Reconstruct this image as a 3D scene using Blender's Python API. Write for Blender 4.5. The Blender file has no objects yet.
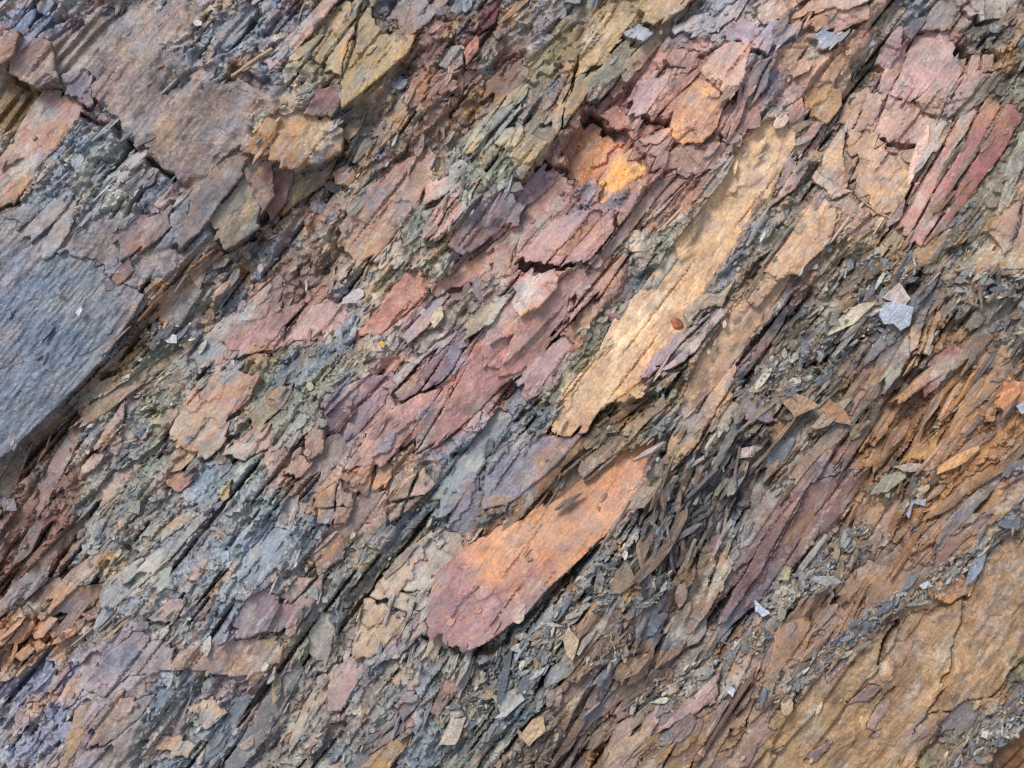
import bpy, math, time
import numpy as np
from mathutils import Matrix, Vector
from mathutils.geometry import delaunay_2d_cdt

T0 = time.time()
S = 0.0015                      # metres per picture unit on the rock face
LEAN = math.radians(30)         # the face leans back from the vertical
DIST = 2.3                      # camera to face
CEN = Vector((0, 0, 0.80))      # middle of the visible face
rng = np.random.default_rng(7)
sc = bpy.context.scene
col = sc.collection

# ------------------------------------------------------------------ camera
X = Vector((1, 0, 0)); Y = Vector((0, math.sin(LEAN), math.cos(LEAN))); Z = Vector((0, -math.cos(LEAN), math.sin(LEAN)))
ROT = Matrix((X, Y, Z)).transposed()
FACE = Matrix.Translation(CEN) @ ROT.to_4x4()
cam = bpy.data.cameras.new('camera'); camo = bpy.data.objects.new('camera', cam); col.objects.link(camo)
camo.matrix_world = Matrix.Translation(CEN + Z * DIST) @ ROT.to_4x4()
cam.sensor_width = 36; cam.lens = 36 * DIST / (1024 * S); cam.clip_start = 0.05; cam.clip_end = 400
sc.camera = camo

# ------------------------------------------------------------------ sky, sun, exposure
SUN_EL, SUN_AZ = math.radians(60), math.radians(226)      # azimuth clockwise from +Y (north)
w = bpy.data.worlds.new('World'); sc.world = w; w.use_nodes = True
nt = w.node_tree; bg = nt.nodes['Background']
sky = nt.nodes.new('ShaderNodeTexSky'); sky.sky_type = 'NISHITA'; sky.sun_disc = False
sky.sun_elevation = SUN_EL; sky.sun_rotation = SUN_AZ; sky.air_density = 1.0; sky.dust_density = 2.5; sky.ozone_density = 0.7
nt.links.new(sky.outputs[0], bg.inputs[0]); bg.inputs[1].default_value = 0.09
sun = bpy.data.lights.new('sun', 'SUN'); sun.energy = 1.35; sun.angle = math.radians(15); sun.color = (1, .985, .97)
suno = bpy.data.objects.new('sun', sun); col.objects.link(suno)
sd = Vector((math.sin(SUN_AZ) * math.cos(SUN_EL), math.cos(SUN_AZ) * math.cos(SUN_EL), math.sin(SUN_EL)))
suno.rotation_euler = sd.to_track_quat('Z', 'Y').to_euler(); suno.location = (0, -4, 6)
sc.view_settings.view_transform = 'Standard'; sc.view_settings.look = 'None'
sc.view_settings.exposure = 0.93; sc.view_settings.gamma = 1.0
sc.cycles.use_denoising = False

# ------------------------------------------------------------------ colour helper, noise fields
SAT = 0.95
def lin(c):
    c = np.asarray(c, float) / 255.0
    g = c.mean(-1, keepdims=True); c = g + (c - g) * SAT
    c = c * (np.array((1.0, 1.0, .97)) if c[0] > c[2] * 1.04 else np.ones(3))
    return np.where(c <= 0.04045, c / 12.92, ((c + 0.055) / 1.055) ** 2.4)

PADX, PADY = 330, 300
GW, GH = 1024 + 2 * PADX, 768 + 2 * PADY       # working field, one cell per picture unit; row 0 = top
TH0 = math.radians(52)                         # cleavage: up to the right

def field(lx, ly, ang=0.0, seed=0, rough=1.0):
    """smooth random field, unit variance, correlation lengths lx along ang and ly across it"""
    r = np.random.default_rng(seed)
    f = np.fft.rfft2(r.standard_normal((GH, GW)).astype(np.float32))
    ky = np.fft.fftfreq(GH)[:, None]; kx = np.fft.rfftfreq(GW)[None, :]
    c, s = math.cos(ang), math.sin(ang)
    a = kx * c - ky * s; b = kx * s + ky * c      # rows run downwards
    k2 = (a * lx) ** 2 + (b * ly) ** 2
    g = 1.0 / (1.0 + (2.2 ** 2) * k2) ** (1.6 * rough)
    o = np.fft.irfft2(f * g, s=(GH, GW))
    o -= o.mean(); o /= o.std()
    return o.astype(np.float32)

N = dict(big=field(170, 170, 0, 1), mid=field(45, 45, 0, 2), sml=field(12, 12, 0, 3), fin=field(3, 3, 0, 4, .8),
         band=field(330, 60, math.radians(48), 5), str1=field(80, 13, TH0, 6), str2=field(30, 5, TH0, 7), str3=field(12, 2.2, TH0, 8, .9),
         wx=field(14, 14, 0, 9, .8), wy=field(14, 14, 0, 10, .8), c1=field(38, 24, TH0, 11, .75), c2=field(16, 9, TH0, 12, .7), c3=field(70, 40, TH0, 13, .75), an=field(90, 90, 0, 14))
def terrace(f, n, k=.15):
    g = f * n; b = np.floor(g); t = g - b
    return (b + np.clip(t / k, 0, 1)) / n
JJ, II = np.meshgrid(np.arange(GW) - PADX, np.arange(GH) - PADY)      # px, py of every cell

def samp(a, px, py):
    i = np.clip(np.asarray(py) + PADY, 0, GH - 1.001); j = np.clip(np.asarray(px) + PADX, 0, GW - 1.001)
    i0 = i.astype(int); j0 = j.astype(int); fi = i - i0; fj = j - j0
    if a.ndim == 3: fi = fi[..., None]; fj = fj[..., None]
    i1 = np.minimum(i0 + 1, GH - 1); j1 = np.minimum(j0 + 1, GW - 1)
    return a[i0, j0] * (1 - fi) * (1 - fj) + a[i1, j0] * fi * (1 - fj) + a[i0, j1] * (1 - fi) * fj + a[i1, j1] * fi * fj

def inside(poly, x, y):
    poly = np.asarray(poly, float); r = np.zeros(np.shape(x), bool)
    x0, y0 = poly[-1]
    for x1, y1 in poly:
        if y0 != y1:
            r ^= ((y0 > y) != (y1 > y)) & (x < (x1 - x0) * (y - y0) / (y1 - y0) + x0)
        x0, y0 = x1, y1
    return r

def beds(lx, ly, seed, ang=TH0, warp=1.0, tilt=1.0):
    """imbricate leaves: irregular elongated cells, each with its own level, the lower-left end proud; returns relief and a random number per cell"""
    r = np.random.default_rng(seed); c, s_ = math.cos(ang), math.sin(ang)
    X_ = (JJ - 512 + warp * 2.2 * N['wx'] + warp * .8 * N['fin']); Y_ = -(II - 384 + warp * 2.2 * N['wy'])
    u = (X_ * c + Y_ * s_ + .10 * lx * N['sml']) / lx; v = (-X_ * s_ + Y_ * c + .1 * ly * N['mid']) / ly
    u = u.astype(np.float32) + 100; v = v.astype(np.float32) + 300
    iu = np.floor(u).astype(np.int32); iv = np.floor(v).astype(np.int32)
    T = 1024; rx_, ry_, rv = r.uniform(0, 1, (T, T)).astype(np.float32), r.uniform(0, 1, (T, T)).astype(np.float32), r.uniform(-1, 1, (T, T)).astype(np.float32)
    best = np.full(u.shape, 9e9, np.float32); lev = np.zeros_like(best); du = np.zeros_like(best)
    for a_ in (-1, 0, 1):
        for b_ in (-1, 0, 1):
            ku, kv = (iu + a_) % T, (iv + b_) % T
            ex = iu + a_ + .1 + .8 * rx_[ku, kv] - u; ey = iv + b_ + .1 + .8 * ry_[ku, kv] - v
            d = np.maximum(np.abs(ex), np.abs(ey)) + .35 * (np.abs(ex) + np.abs(ey)); m = d < best
            best[m] = d[m]; lev[m] = rv[ku, kv][m]; du[m] = ex[m]
    return lev + tilt * .9 * du, lev
BD1, BC1 = beds(62, 24, 51); BD2, BC2 = beds(26, 9, 52); BD3, BC3 = beds(11, 3.8, 53)
BDS, BCS = beds(95, 30, 54, TH0 + .05, .8, .4)

# ------------------------------------------------------------------ zones of the face (picture units)
# kind: shard (fine leaves), blade (long leaves on edge), plate (broad thin plates), rubble, smooth
Z_ = []
def zone(kind, cols, h, pts, dens=1.0, size=1.0, ang=52):
    k = np.array((1.16, 1.18, 1.21)) if kind == 'shard' and pts[0][0] < 420 else np.array((1.02, 1.07, 1.06)) if kind == 'shard' else np.ones(3)
    Z_.append((kind, [lin(np.asarray(c) * k) for c in cols], h, pts, dens, size, ang))
GREY = (112, 118, 124); BLUE = (102, 118, 136); DK = (78, 78, 80); PUR = (150, 122, 126); PINK = (172, 134, 124)
OCH = (160, 132, 92); TAN = (172, 142, 112); BRN = (118, 88, 66); LICH = (134, 130, 100); PALE = (168, 166, 158)
zone('shard', [GREY, (120, 108, 98), OCH], 0, [(-999, -999), (2200, -999), (2200, 2000), (-999, 2000)])
zone('shard', [BLUE, (110, 104, 108)], 0, [(0, 0), (110, 0), (85, 30), (55, 48), (0, 38)], 1, .8)
zone('smooth', [(138, 118, 116), (146, 128, 108), (122, 116, 122)], 7, [(85, 30), (110, 0), (205, 0), (180, 65), (160, 90), (105, 112), (60, 95), (0, 95), (0, 38), (40, 40)], .7)
zone('shard', [(100, 110, 118), (116, 112, 110)], 3, [(175, 65), (215, 20), (250, 0), (330, 0), (312, 40), (270, 78), (230, 78), (190, 84)], 1, .9)
zone('smooth', [(130, 114, 114), (120, 112, 116), (144, 124, 106)], 8, [(100, 108), (180, 80), (260, 75), (275, 120), (250, 165), (190, 185), (165, 170)], .6)
zone('smooth', [(128, 102, 54), (104, 74, 46)], -22, [(-40, 65), (38, 86), (16, 130), (-40, 175)])
zone('shard', [(104, 116, 124), (120, 126, 124), (128, 116, 110)], 4, [(68, 122), (120, 134), (158, 172), (152, 205), (118, 225), (75, 235), (28, 208), (45, 165)], 1.2, .8)
zone('smooth', [(124, 120, 122), (108, 122, 136), (146, 122, 110)], 4, [(-330, 200), (0, 198), (80, 230), (175, 210), (200, 180), (245, 188), (212, 240), (150, 292), (122, 312), (0, 244), (-330, 244)], .5, .8)
zone('smooth', [(98, 114, 136), (108, 122, 138), (122, 118, 124)], 9, [(-330, 225), (0, 222), (50, 240), (100, 268), (150, 296), (128, 318), (104, 365), (55, 412), (0, 465), (-330, 560)])
zone('blade', [(122, 94, 72), (136, 104, 76), (108, 94, 88)], 0, [(122, 318), (212, 246), (236, 236), (150, 335), (104, 402), (66, 446), (0, 530), (0, 462), (55, 412), (100, 366)], 1.1, .7)
zone('shard', [(112, 116, 112), (126, 120, 94), (100, 110, 118), (128, 108, 92)], 0, [(140, 345), (236, 240), (330, 180), (345, 240), (300, 300), (210, 350), (165, 440), (190, 490), (140, 560), (60, 530), (0, 610), (0, 525), (66, 446)], 1.3, .75)
zone('blade', [(126, 94, 82), (114, 94, 88), (138, 108, 94)], -2, [(-60, 560), (0, 515), (52, 440), (80, 480), (70, 540), (104, 600), (62, 640), (0, 650), (-60, 690)], .9, .9)
zone('rubble', [(176, 128, 98), (150, 104, 84), (190, 140, 100)], 4, [(-40, 640), (0, 622), (40, 612), (78, 618), (72, 640), (30, 662), (0, 680), (-40, 690)], .8)
zone('shard', [(112, 124, 132), (126, 128, 108), (106, 112, 122), (138, 124, 116)], 3, [(140, 562), (190, 485), (250, 430), (330, 470), (332, 520), (272, 604), (200, 640), (130, 622), (108, 600)], 1.2, .6)
zone('smooth', [(150, 138, 144), (158, 140, 132), (132, 134, 142)], 4, [(75, 690), (100, 640), (150, 620), (180, 652), (270, 630), (272, 690), (200, 704), (150, 780), (60, 780)], .5, .8)
zone('shard', [(112, 114, 128), (126, 110, 112), GREY], -2, [(-60, 690), (0, 680), (60, 660), (92, 650), (66, 768), (40, 1000), (-60, 1000)], 1.1)
zone('shard', [(112, 120, 126), (126, 122, 106), (98, 104, 112)], 2, [(140, 690), (180, 662), (232, 672), (262, 720), (240, 790), (130, 790)], 1.1, .7)
zone('plate', [(162, 138, 96), (144, 130, 106), (128, 124, 116)], 4, [(305, 30), (318, 0), (370, -10), (402, 60), (404, 110), (352, 112), (330, 92), (286, 84)], .6)
zone('shard', [DK, (96, 92, 96)], -10, [(345, 0), (400, 0), (400, 36), (372, 40), (358, 20)], .9)
zone('rubble', [(132, 102, 92), (116, 88, 84), (148, 118, 92), (98, 90, 90)], -4, [(400, 20), (420, 0), (510, 0), (535, 60), (500, 110), (440, 150), (400, 182), (335, 182), (345, 130), (392, 112)], 1.2, .8)
zone('shard', [(94, 90, 84), (110, 100, 90)], -8, [(345, 112), (395, 110), (420, 90), (400, 150), (335, 190), (300, 210)], 1)
zone('rubble', [(150, 118, 108), (128, 108, 100), (104, 104, 104), (160, 132, 110)], -2, [(250, 200), (300, 190), (335, 180), (340, 240), (335, 330), (260, 340), (215, 350), (232, 270)], 1.3, .8)
zone('shard', [(132, 132, 118), (146, 140, 116), (110, 114, 110)], 6, [(440, 165), (530, 60), (572, 90), (562, 160), (520, 192), (470, 234), (440, 272), (400, 272)], 1.2)
zone('plate', [(150, 132, 102), (134, 130, 112), (120, 122, 116)], 8, [(520, 80), (560, 20), (600, -10), (690, -20), (690, 20), (642, 60), (604, 112), (562, 165), (520, 195)], .9, .9)
zone('plate', [(170, 128, 122), (178, 138, 116), (152, 124, 130)], -2, [(440, 275), (520, 192), (572, 110), (640, 54), (740, 20), (790, 60), (785, 100), (722, 162), (662, 222), (604, 320), (520, 400), (430, 452), (330, 432), (340, 380), (380, 300)], .7)
zone('shard', [(128, 112, 108), (112, 112, 110), (134, 124, 100)], 2, [(330, 345), (420, 320), (500, 260), (520, 250), (470, 330), (390, 370), (330, 400), (300, 400)], 1, .8)
zone('shard', [(124, 120, 98), (104, 110, 110), (112, 112, 116)], 3, [(180, 470), (250, 360), (320, 340), (350, 370), (325, 430), (330, 470), (290, 440), (230, 470)], 1.2, .7)
zone('plate', [(172, 140, 124), (156, 126, 116), (124, 120, 120)], 0, [(250, 440), (325, 440), (420, 460), (430, 480), (400, 530), (330, 520), (270, 480)], .9, .7)
zone('shard', [(96, 98, 100), (112, 108, 104), (140, 132, 108)], 0, [(500, 420), (604, 312), (684, 202), (736, 150), (724, 190), (646, 300), (575, 400), (505, 470), (420, 520), (370, 540), (430, 470)], 1.1, .9)
zone('shard', [(204, 178, 134), (176, 152, 116), (134, 130, 118)], 4, [(545, 430), (570, 360), (590, 370), (640, 390), (620, 410), (590, 432), (560, 440)], 1, .8)
zone('blade', [(112, 78, 52), (92, 72, 58), (128, 92, 60)], -14, [(430, 545), (560, 440), (625, 402), (660, 395), (664, 430), (600, 482), (520, 530), (470, 562)], .8)
zone('shard', [(96, 96, 98), (118, 108, 92), (104, 98, 100)], -2, [(420, 600), (400, 530), (440, 500), (500, 480), (560, 430), (540, 470), (470, 540)], 1.1)
zone('shard', [(108, 112, 112), (132, 122, 96), (98, 98, 96), (126, 106, 96)], 0, [(240, 700), (270, 610), (330, 540), (400, 530), (400, 560), (350, 600), (330, 660), (400, 690), (380, 790), (230, 790)], 1.2, .8)
zone('shard', [(96, 96, 90), (120, 108, 84)], -4, [(520, 470), (600, 440), (690, 350), (730, 300), (790, 200), (840, 130), (862, 60), (885, 0), (905, 0), (880, 80), (850, 150), (800, 220), (770, 290), (720, 380), (680, 450), (640, 470)], 1.0, .8)
zone('plate', [(178, 142, 132), (190, 150, 118), (152, 140, 140)], 2, [(752, 20), (780, -20), (880, -20), (862, 60), (838, 130), (800, 120), (785, 60)], .7)
zone('plate', [(176, 142, 134), (188, 154, 124), (150, 136, 126)], 2, [(830, 230), (850, 140), (905, 20), (990, -10), (1000, 70), (950, 130), (890, 220), (860, 240)], .5)
zone('rubble', [(112, 106, 102), (128, 118, 108), (88, 84, 82)], 0, [(950, 40), (962, 0), (1030, -10), (1080, 40), (1030, 60), (990, 60), (965, 56)], 1.1)
zone('blade', [(104, 104, 96), (124, 114, 88), (98, 92, 86), (140, 130, 108)], 2, [(905, 240), (960, 110), (1000, 60), (1100, -60), (1200, -60), (1024, 190), (960, 270), (900, 300), (850, 290)], 1.1, .8)
zone('plate', [(178, 146, 122), (168, 136, 108), (188, 156, 120)], 4, [(960, 270), (1024, 180), (1200, 60), (1200, 320), (1024, 280)], .7)
zone('blade', [(110, 100, 88), (94, 84, 74), (140, 110, 76), (104, 104, 104)], -2, [(740, 400), (800, 300), (850, 250), (920, 270), (1024, 280), (1200, 300), (1200, 520), (1024, 510), (900, 560), (840, 500), (760, 520), (700, 470)], 1.1)
zone('blade', [(158, 116, 76), (140, 106, 80), (112, 98, 90), (126, 86, 76)], 0, [(840, 480), (880, 400), (930, 330), (990, 340), (1040, 380), (1024, 510), (940, 560), (860, 590), (820, 560)], 1.0, 1.1)
zone('smooth', [(128, 100, 98), (118, 94, 94), (142, 110, 90)], -4, [(700, 600), (755, 530), (800, 450), (855, 425), (860, 450), (840, 500), (790, 560), (750, 610)])
zone('blade', [(72, 72, 76), (92, 88, 86), (58, 56, 58)], -22, [(630, 560), (660, 470), (700, 450), (760, 440), (770, 470), (720, 540), (680, 580)], 1.0, .9)
zone('shard', [(110, 112, 112), (92, 88, 84), (134, 122, 104)], -4, [(425, 730), (440, 650), (520, 640), (600, 560), (640, 540), (650, 570), (590, 620), (540, 690), (500, 790), (400, 800)], 1.0, .9)
zone('blade', [(112, 92, 78), (140, 110, 76), (96, 86, 84), (128, 104, 98)], -4, [(500, 790), (540, 690), (600, 610), (650, 570), (700, 560), (760, 610), (720, 660), (680, 720), (640, 790)], 1.0, 1.1)
zone('blade', [(130, 104, 98), (112, 94, 90), (150, 120, 86)], -2, [(620, 790), (660, 720), (740, 640), (780, 620), (830, 590), (880, 560), (860, 620), (800, 660), (740, 730), (700, 790)], .7, 1.1)
zone('smooth', [(168, 136, 96), (156, 126, 94), (142, 116, 96)], 2, [(690, 800), (740, 730), (800, 690), (850, 640), (915, 600), (960, 590), (1000, 550), (1024, 528), (1300, 380), (1300, 560), (1024, 660), (960, 710), (905, 800), (850, 1100), (600, 1100)])
zone('smooth', [(164, 128, 94), (150, 118, 94), (130, 104, 92)], 4, [(820, 640), (850, 590), (880, 560), (940, 530), (1000, 490), (1040, 480), (1040, 510), (950, 560), (905, 590), (870, 640)])
zone('shard', [(150, 130, 92), (122, 122, 118), (98, 98, 98), (130, 100, 70)], -6, [(905, 790), (960, 712), (1000, 690), (1024, 655), (1300, 560), (1300, 1100), (850, 1100)], .9, .8)
zone('smooth', [(140, 96, 52), (110, 72, 44)], -16, [(990, 740), (1024, 712), (1120, 700), (1120, 780), (1010, 790)])

wj = JJ + 7 * samp(N['wx'], JJ, II) + 3 * N['fin']; wi = II + 7 * samp(N['wy'], JJ, II)
ZI = np.zeros((GH, GW), np.int16)
for k, z in enumerate(Z_):
    p = np.asarray(z[3], float)
    j0, j1 = max(0, int(p[:, 0].min()) + PADX - 30), min(GW, int(p[:, 0].max()) + PADX + 30)
    i0, i1 = max(0, int(p[:, 1].min()) + PADY - 30), min(GH, int(p[:, 1].max()) + PADY + 30)
    if j1 <= j0 or i1 <= i0: continue
    m = inside(p, wj[i0:i1, j0:j1], wi[i0:i1, j0:j1]); ZI[i0:i1, j0:j1][m] = k
zk = np.array([['shard', 'blade', 'plate', 'rubble', 'smooth'].index(z[0]) for z in Z_])
zh = np.array([z[2] for z in Z_], np.float32)
# colour of the face: every zone blends its own rock colours by patchy noise
pal = np.zeros((len(Z_), 4, 3), np.float32)
for k, z in enumerate(Z_):
    for q in range(4): pal[k, q] = z[1][q % len(z[1])]
def blend(pl, px, py, sharp=2.2):
    a = samp(N['c1'], px, py); b = samp(N['c2'], px, py); c = samp(N['c3'], px, py)
    wts = np.stack([np.exp(sharp * 1.0 * (c + .3 * a) * .6 + .2), np.exp(sharp * .55 * (a + .5 * b)), np.exp(sharp * .5 * (b - .6 * c)), np.exp(sharp * .5 * (-a + .3 * b) - .3)], -1)
    wts /= wts.sum(-1, keepdims=True)
    return (pl * wts[..., None]).sum(-2)
CM = np.zeros((GH, GW, 3), np.float32)
for r in range(0, GH, 200):
    CM[r:r + 200] = blend(pal[ZI[r:r + 200]], JJ[r:r + 200], II[r:r + 200])

# weathering that crosses the beds: rust, pink, slate and pale patches
TINT = [lin(c) for c in ((172, 128, 84), (158, 122, 118), (104, 118, 132), (166, 164, 156))]
def soft(a, s_):
    f = np.fft.rfft2(a); ky = np.fft.fftfreq(GH)[:, None]; kx = np.fft.rfftfreq(GW)[None, :]
    return np.fft.irfft2(f * np.exp(-2 * (math.pi * s_) ** 2 * (kx * kx + ky * ky)), s=(GH, GW)).astype(np.float32)
for q in range(3): CM[..., q] = .45 * CM[..., q] + .55 * soft(CM[..., q], 7)
TF = []
for q, (tn, sd_) in enumerate(zip(TINT, (31, 32, 33, 34))):
    f = field(34, 15, TH0, sd_, .7) + .45 * BC2; mm = (np.clip(f - (.8 if q < 2 else .75), 0, 1.0) * (.62, .5, .75, .7)[q] * np.where(zk[ZI] == 4, .45, 1))[..., None]; TF.append(f)
    CM = CM * (1 - mm) + np.asarray(tn, np.float32) * mm

# ------------------------------------------------------------------ relief of the face
def blur(a, s):
    f = np.fft.rfft2(a); ky = np.fft.fftfreq(GH)[:, None]; kx = np.fft.rfftfreq(GW)[None, :]
    return np.fft.irfft2(f * np.exp(-2 * (math.pi * s) ** 2 * (kx * kx + ky * ky)), s=(GH, GW)).astype(np.float32)
H = 9 * N['big'] + 2.0 * N['mid'] + 10 * terrace(N['band'], 1.6, .1) + blur(zh[ZI], 2.0)
rough_amt = blur(np.array([1.0, 1.1, .55, .9, .09], np.float32)[zk[ZI]], 3)
plate_amt = blur((zk[ZI] == 2).astype(np.float32), 3)
H += rough_amt * (1 - .6 * plate_amt) * (3.8 * BD1 + 3.4 * BD2 + 2.3 * BD3 + 1.5 * N['str1'] + .5 * N['str3']) + plate_amt * (5.0 * BDS + 1.8 * BD1 + .7 * BD2)
CM *= (1 + .08 * BC1 + .12 * BC2 + .12 * BC3)[..., None] * .98
H += .22 * N['fin'] + (1 - np.clip(rough_amt, 0, 1)) * (.8 * BDS + .35 * BD1 + .12 * N['str3'])
def carve(pts, width, depth):
    pts = np.asarray(pts, float)
    for (x0, y0), (x1, y1) in zip(pts[:-1], pts[1:]):
        xa, xb = int(min(x0, x1)) - 16 + PADX, int(max(x0, x1)) + 17 + PADX; ya, yb = int(min(y0, y1)) - 16 + PADY, int(max(y0, y1)) + 17 + PADY
        px = JJ[ya:yb, xa:xb] + 2.2 * N['sml'][ya:yb, xa:xb]; py = II[ya:yb, xa:xb] + 2.2 * N['wy'][ya:yb, xa:xb]
        dx, dy = x1 - x0, y1 - y0; t = np.clip(((px - x0) * dx + (py - y0) * dy) / (dx * dx + dy * dy), 0, 1)
        d = np.hypot(px - x0 - t * dx, py - y0 - t * dy)
        H[ya:yb, xa:xb] -= np.clip((width - d) / 1.2, 0, 1) * np.minimum(depth, 40) * np.clip(1 - CARVED[ya:yb, xa:xb], 0, 1)
        CARVED[ya:yb, xa:xb] = np.maximum(CARVED[ya:yb, xa:xb], np.clip((width - d) / 1.2, 0, 1))
CARVED = np.zeros((GH, GW), np.float32)
# deep re-entrants under overhanging beds
SCARPS = [([(590, 117), (606, 131), (626, 138)], 8, 34), ([(642, 119), (655, 125), (668, 127)], 4.5, 22), ([(539, 166), (553, 173), (576, 173)], 6, 26),
          ([(525, 263), (540, 268), (553, 263), (571, 266)], 7, 30), ([(545, 330), (560, 342)], 6, 24), ([(545, 445), (600, 418), (650, 398)], 7, 13),
          ([(425, 640), (440, 648), (470, 652), (505, 640), (535, 606), (602, 545)], 4, 18), ([(90, 103), (100, 112), (115, 126)], 6, 16),
          ([(234, 68), (248, 84), (270, 90)], 4.5, 16), ([(954, 45), (965, 56), (990, 58)], 5, 20), ([(884, 140), (900, 146), (920, 147)], 3.5, 16),
          ([(808, 365), (830, 350), (850, 338)], 7, 18), ([(676, 550), (695, 543)], 6, 22), ([(690, 556), (678, 576)], 4, 22), ([(905, 206), (911, 185)], 3, 16),
          ([(252, 235), (262, 205), (268, 190)], 4, 16), ([(395, 452), (420, 440), (450, 398)], 2.5, 10), ([(225, 445), (238, 432), (255, 418)], 3.5, 14),
          ([(780, 40), (745, 62), (720, 66)], 3, 12), ([(680, 55), (700, 62), (728, 50)], 3, 12), ([(455, 455), (500, 430), (540, 405)], 2.5, 12)]
carve([(34, 88), (56, 88), (76, 106), (92, 120), (107, 124), (131, 145), (152, 166), (181, 181)], 2.6, 26)
carve([(88, 102), (100, 118), (108, 122)], 6, 14)
carve([(882, 648), (890, 632), (899, 613)], 2.6, 22)
carve([(870, 670), (876, 660), (884, 645)], 1.6, 14)
carve([(761, 664), (768, 645), (772, 628)], 2.4, 18)
carve([(803, 650), (808, 625), (812, 612)], 2.8, 16)
carve([(786, 705), (795, 688), (797, 684)], 2.4, 12)
carve([(964, 598), (958, 625), (950, 650), (938, 688), (924, 715), (915, 730)], 1.5, 8)
carve([(922, 716), (950, 705), (985, 690), (1012, 668), (1040, 640)], 1.6, 8)
carve([(0, 306), (25, 292), (42, 280)], 1.6, 8)
for pts, wd, dp in SCARPS: carve(pts, wd, dp)
# open cleavage joints: narrow slits running up to the right
sl = np.clip((field(150, 4.2, math.radians(56), 61, .85) - 1.35) / .3, 0, 1) * np.clip(.6 + N['c3'], 0, 1); s2 = np.clip((field(70, 3.0, TH0, 62, .85) - 1.55) / .3, 0, 1)
kz = zk[ZI]
H -= sl * blur(np.array([5, 30, 4, 3, 1.5], np.float32)[kz], 3) + s2 * blur(np.array([18, 15, 10, 9, .8], np.float32)[kz], 3)
CARVED = np.maximum(CARVED, np.where(kz == 1, sl, 0)); CARVED = np.maximum(CARVED, np.where(kz == 0, s2 * .9, 0))
SLIT2 = np.clip((field(120, 3.4, TH0, 63, .85) - 1.9) / .3, 0, 1)
SM = np.zeros((GH, GW), bool)                  # covered by a slab
HS = H.copy()                                  # height including slabs
HB = H.copy()                                  # base sheet, kept under the slabs

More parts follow.
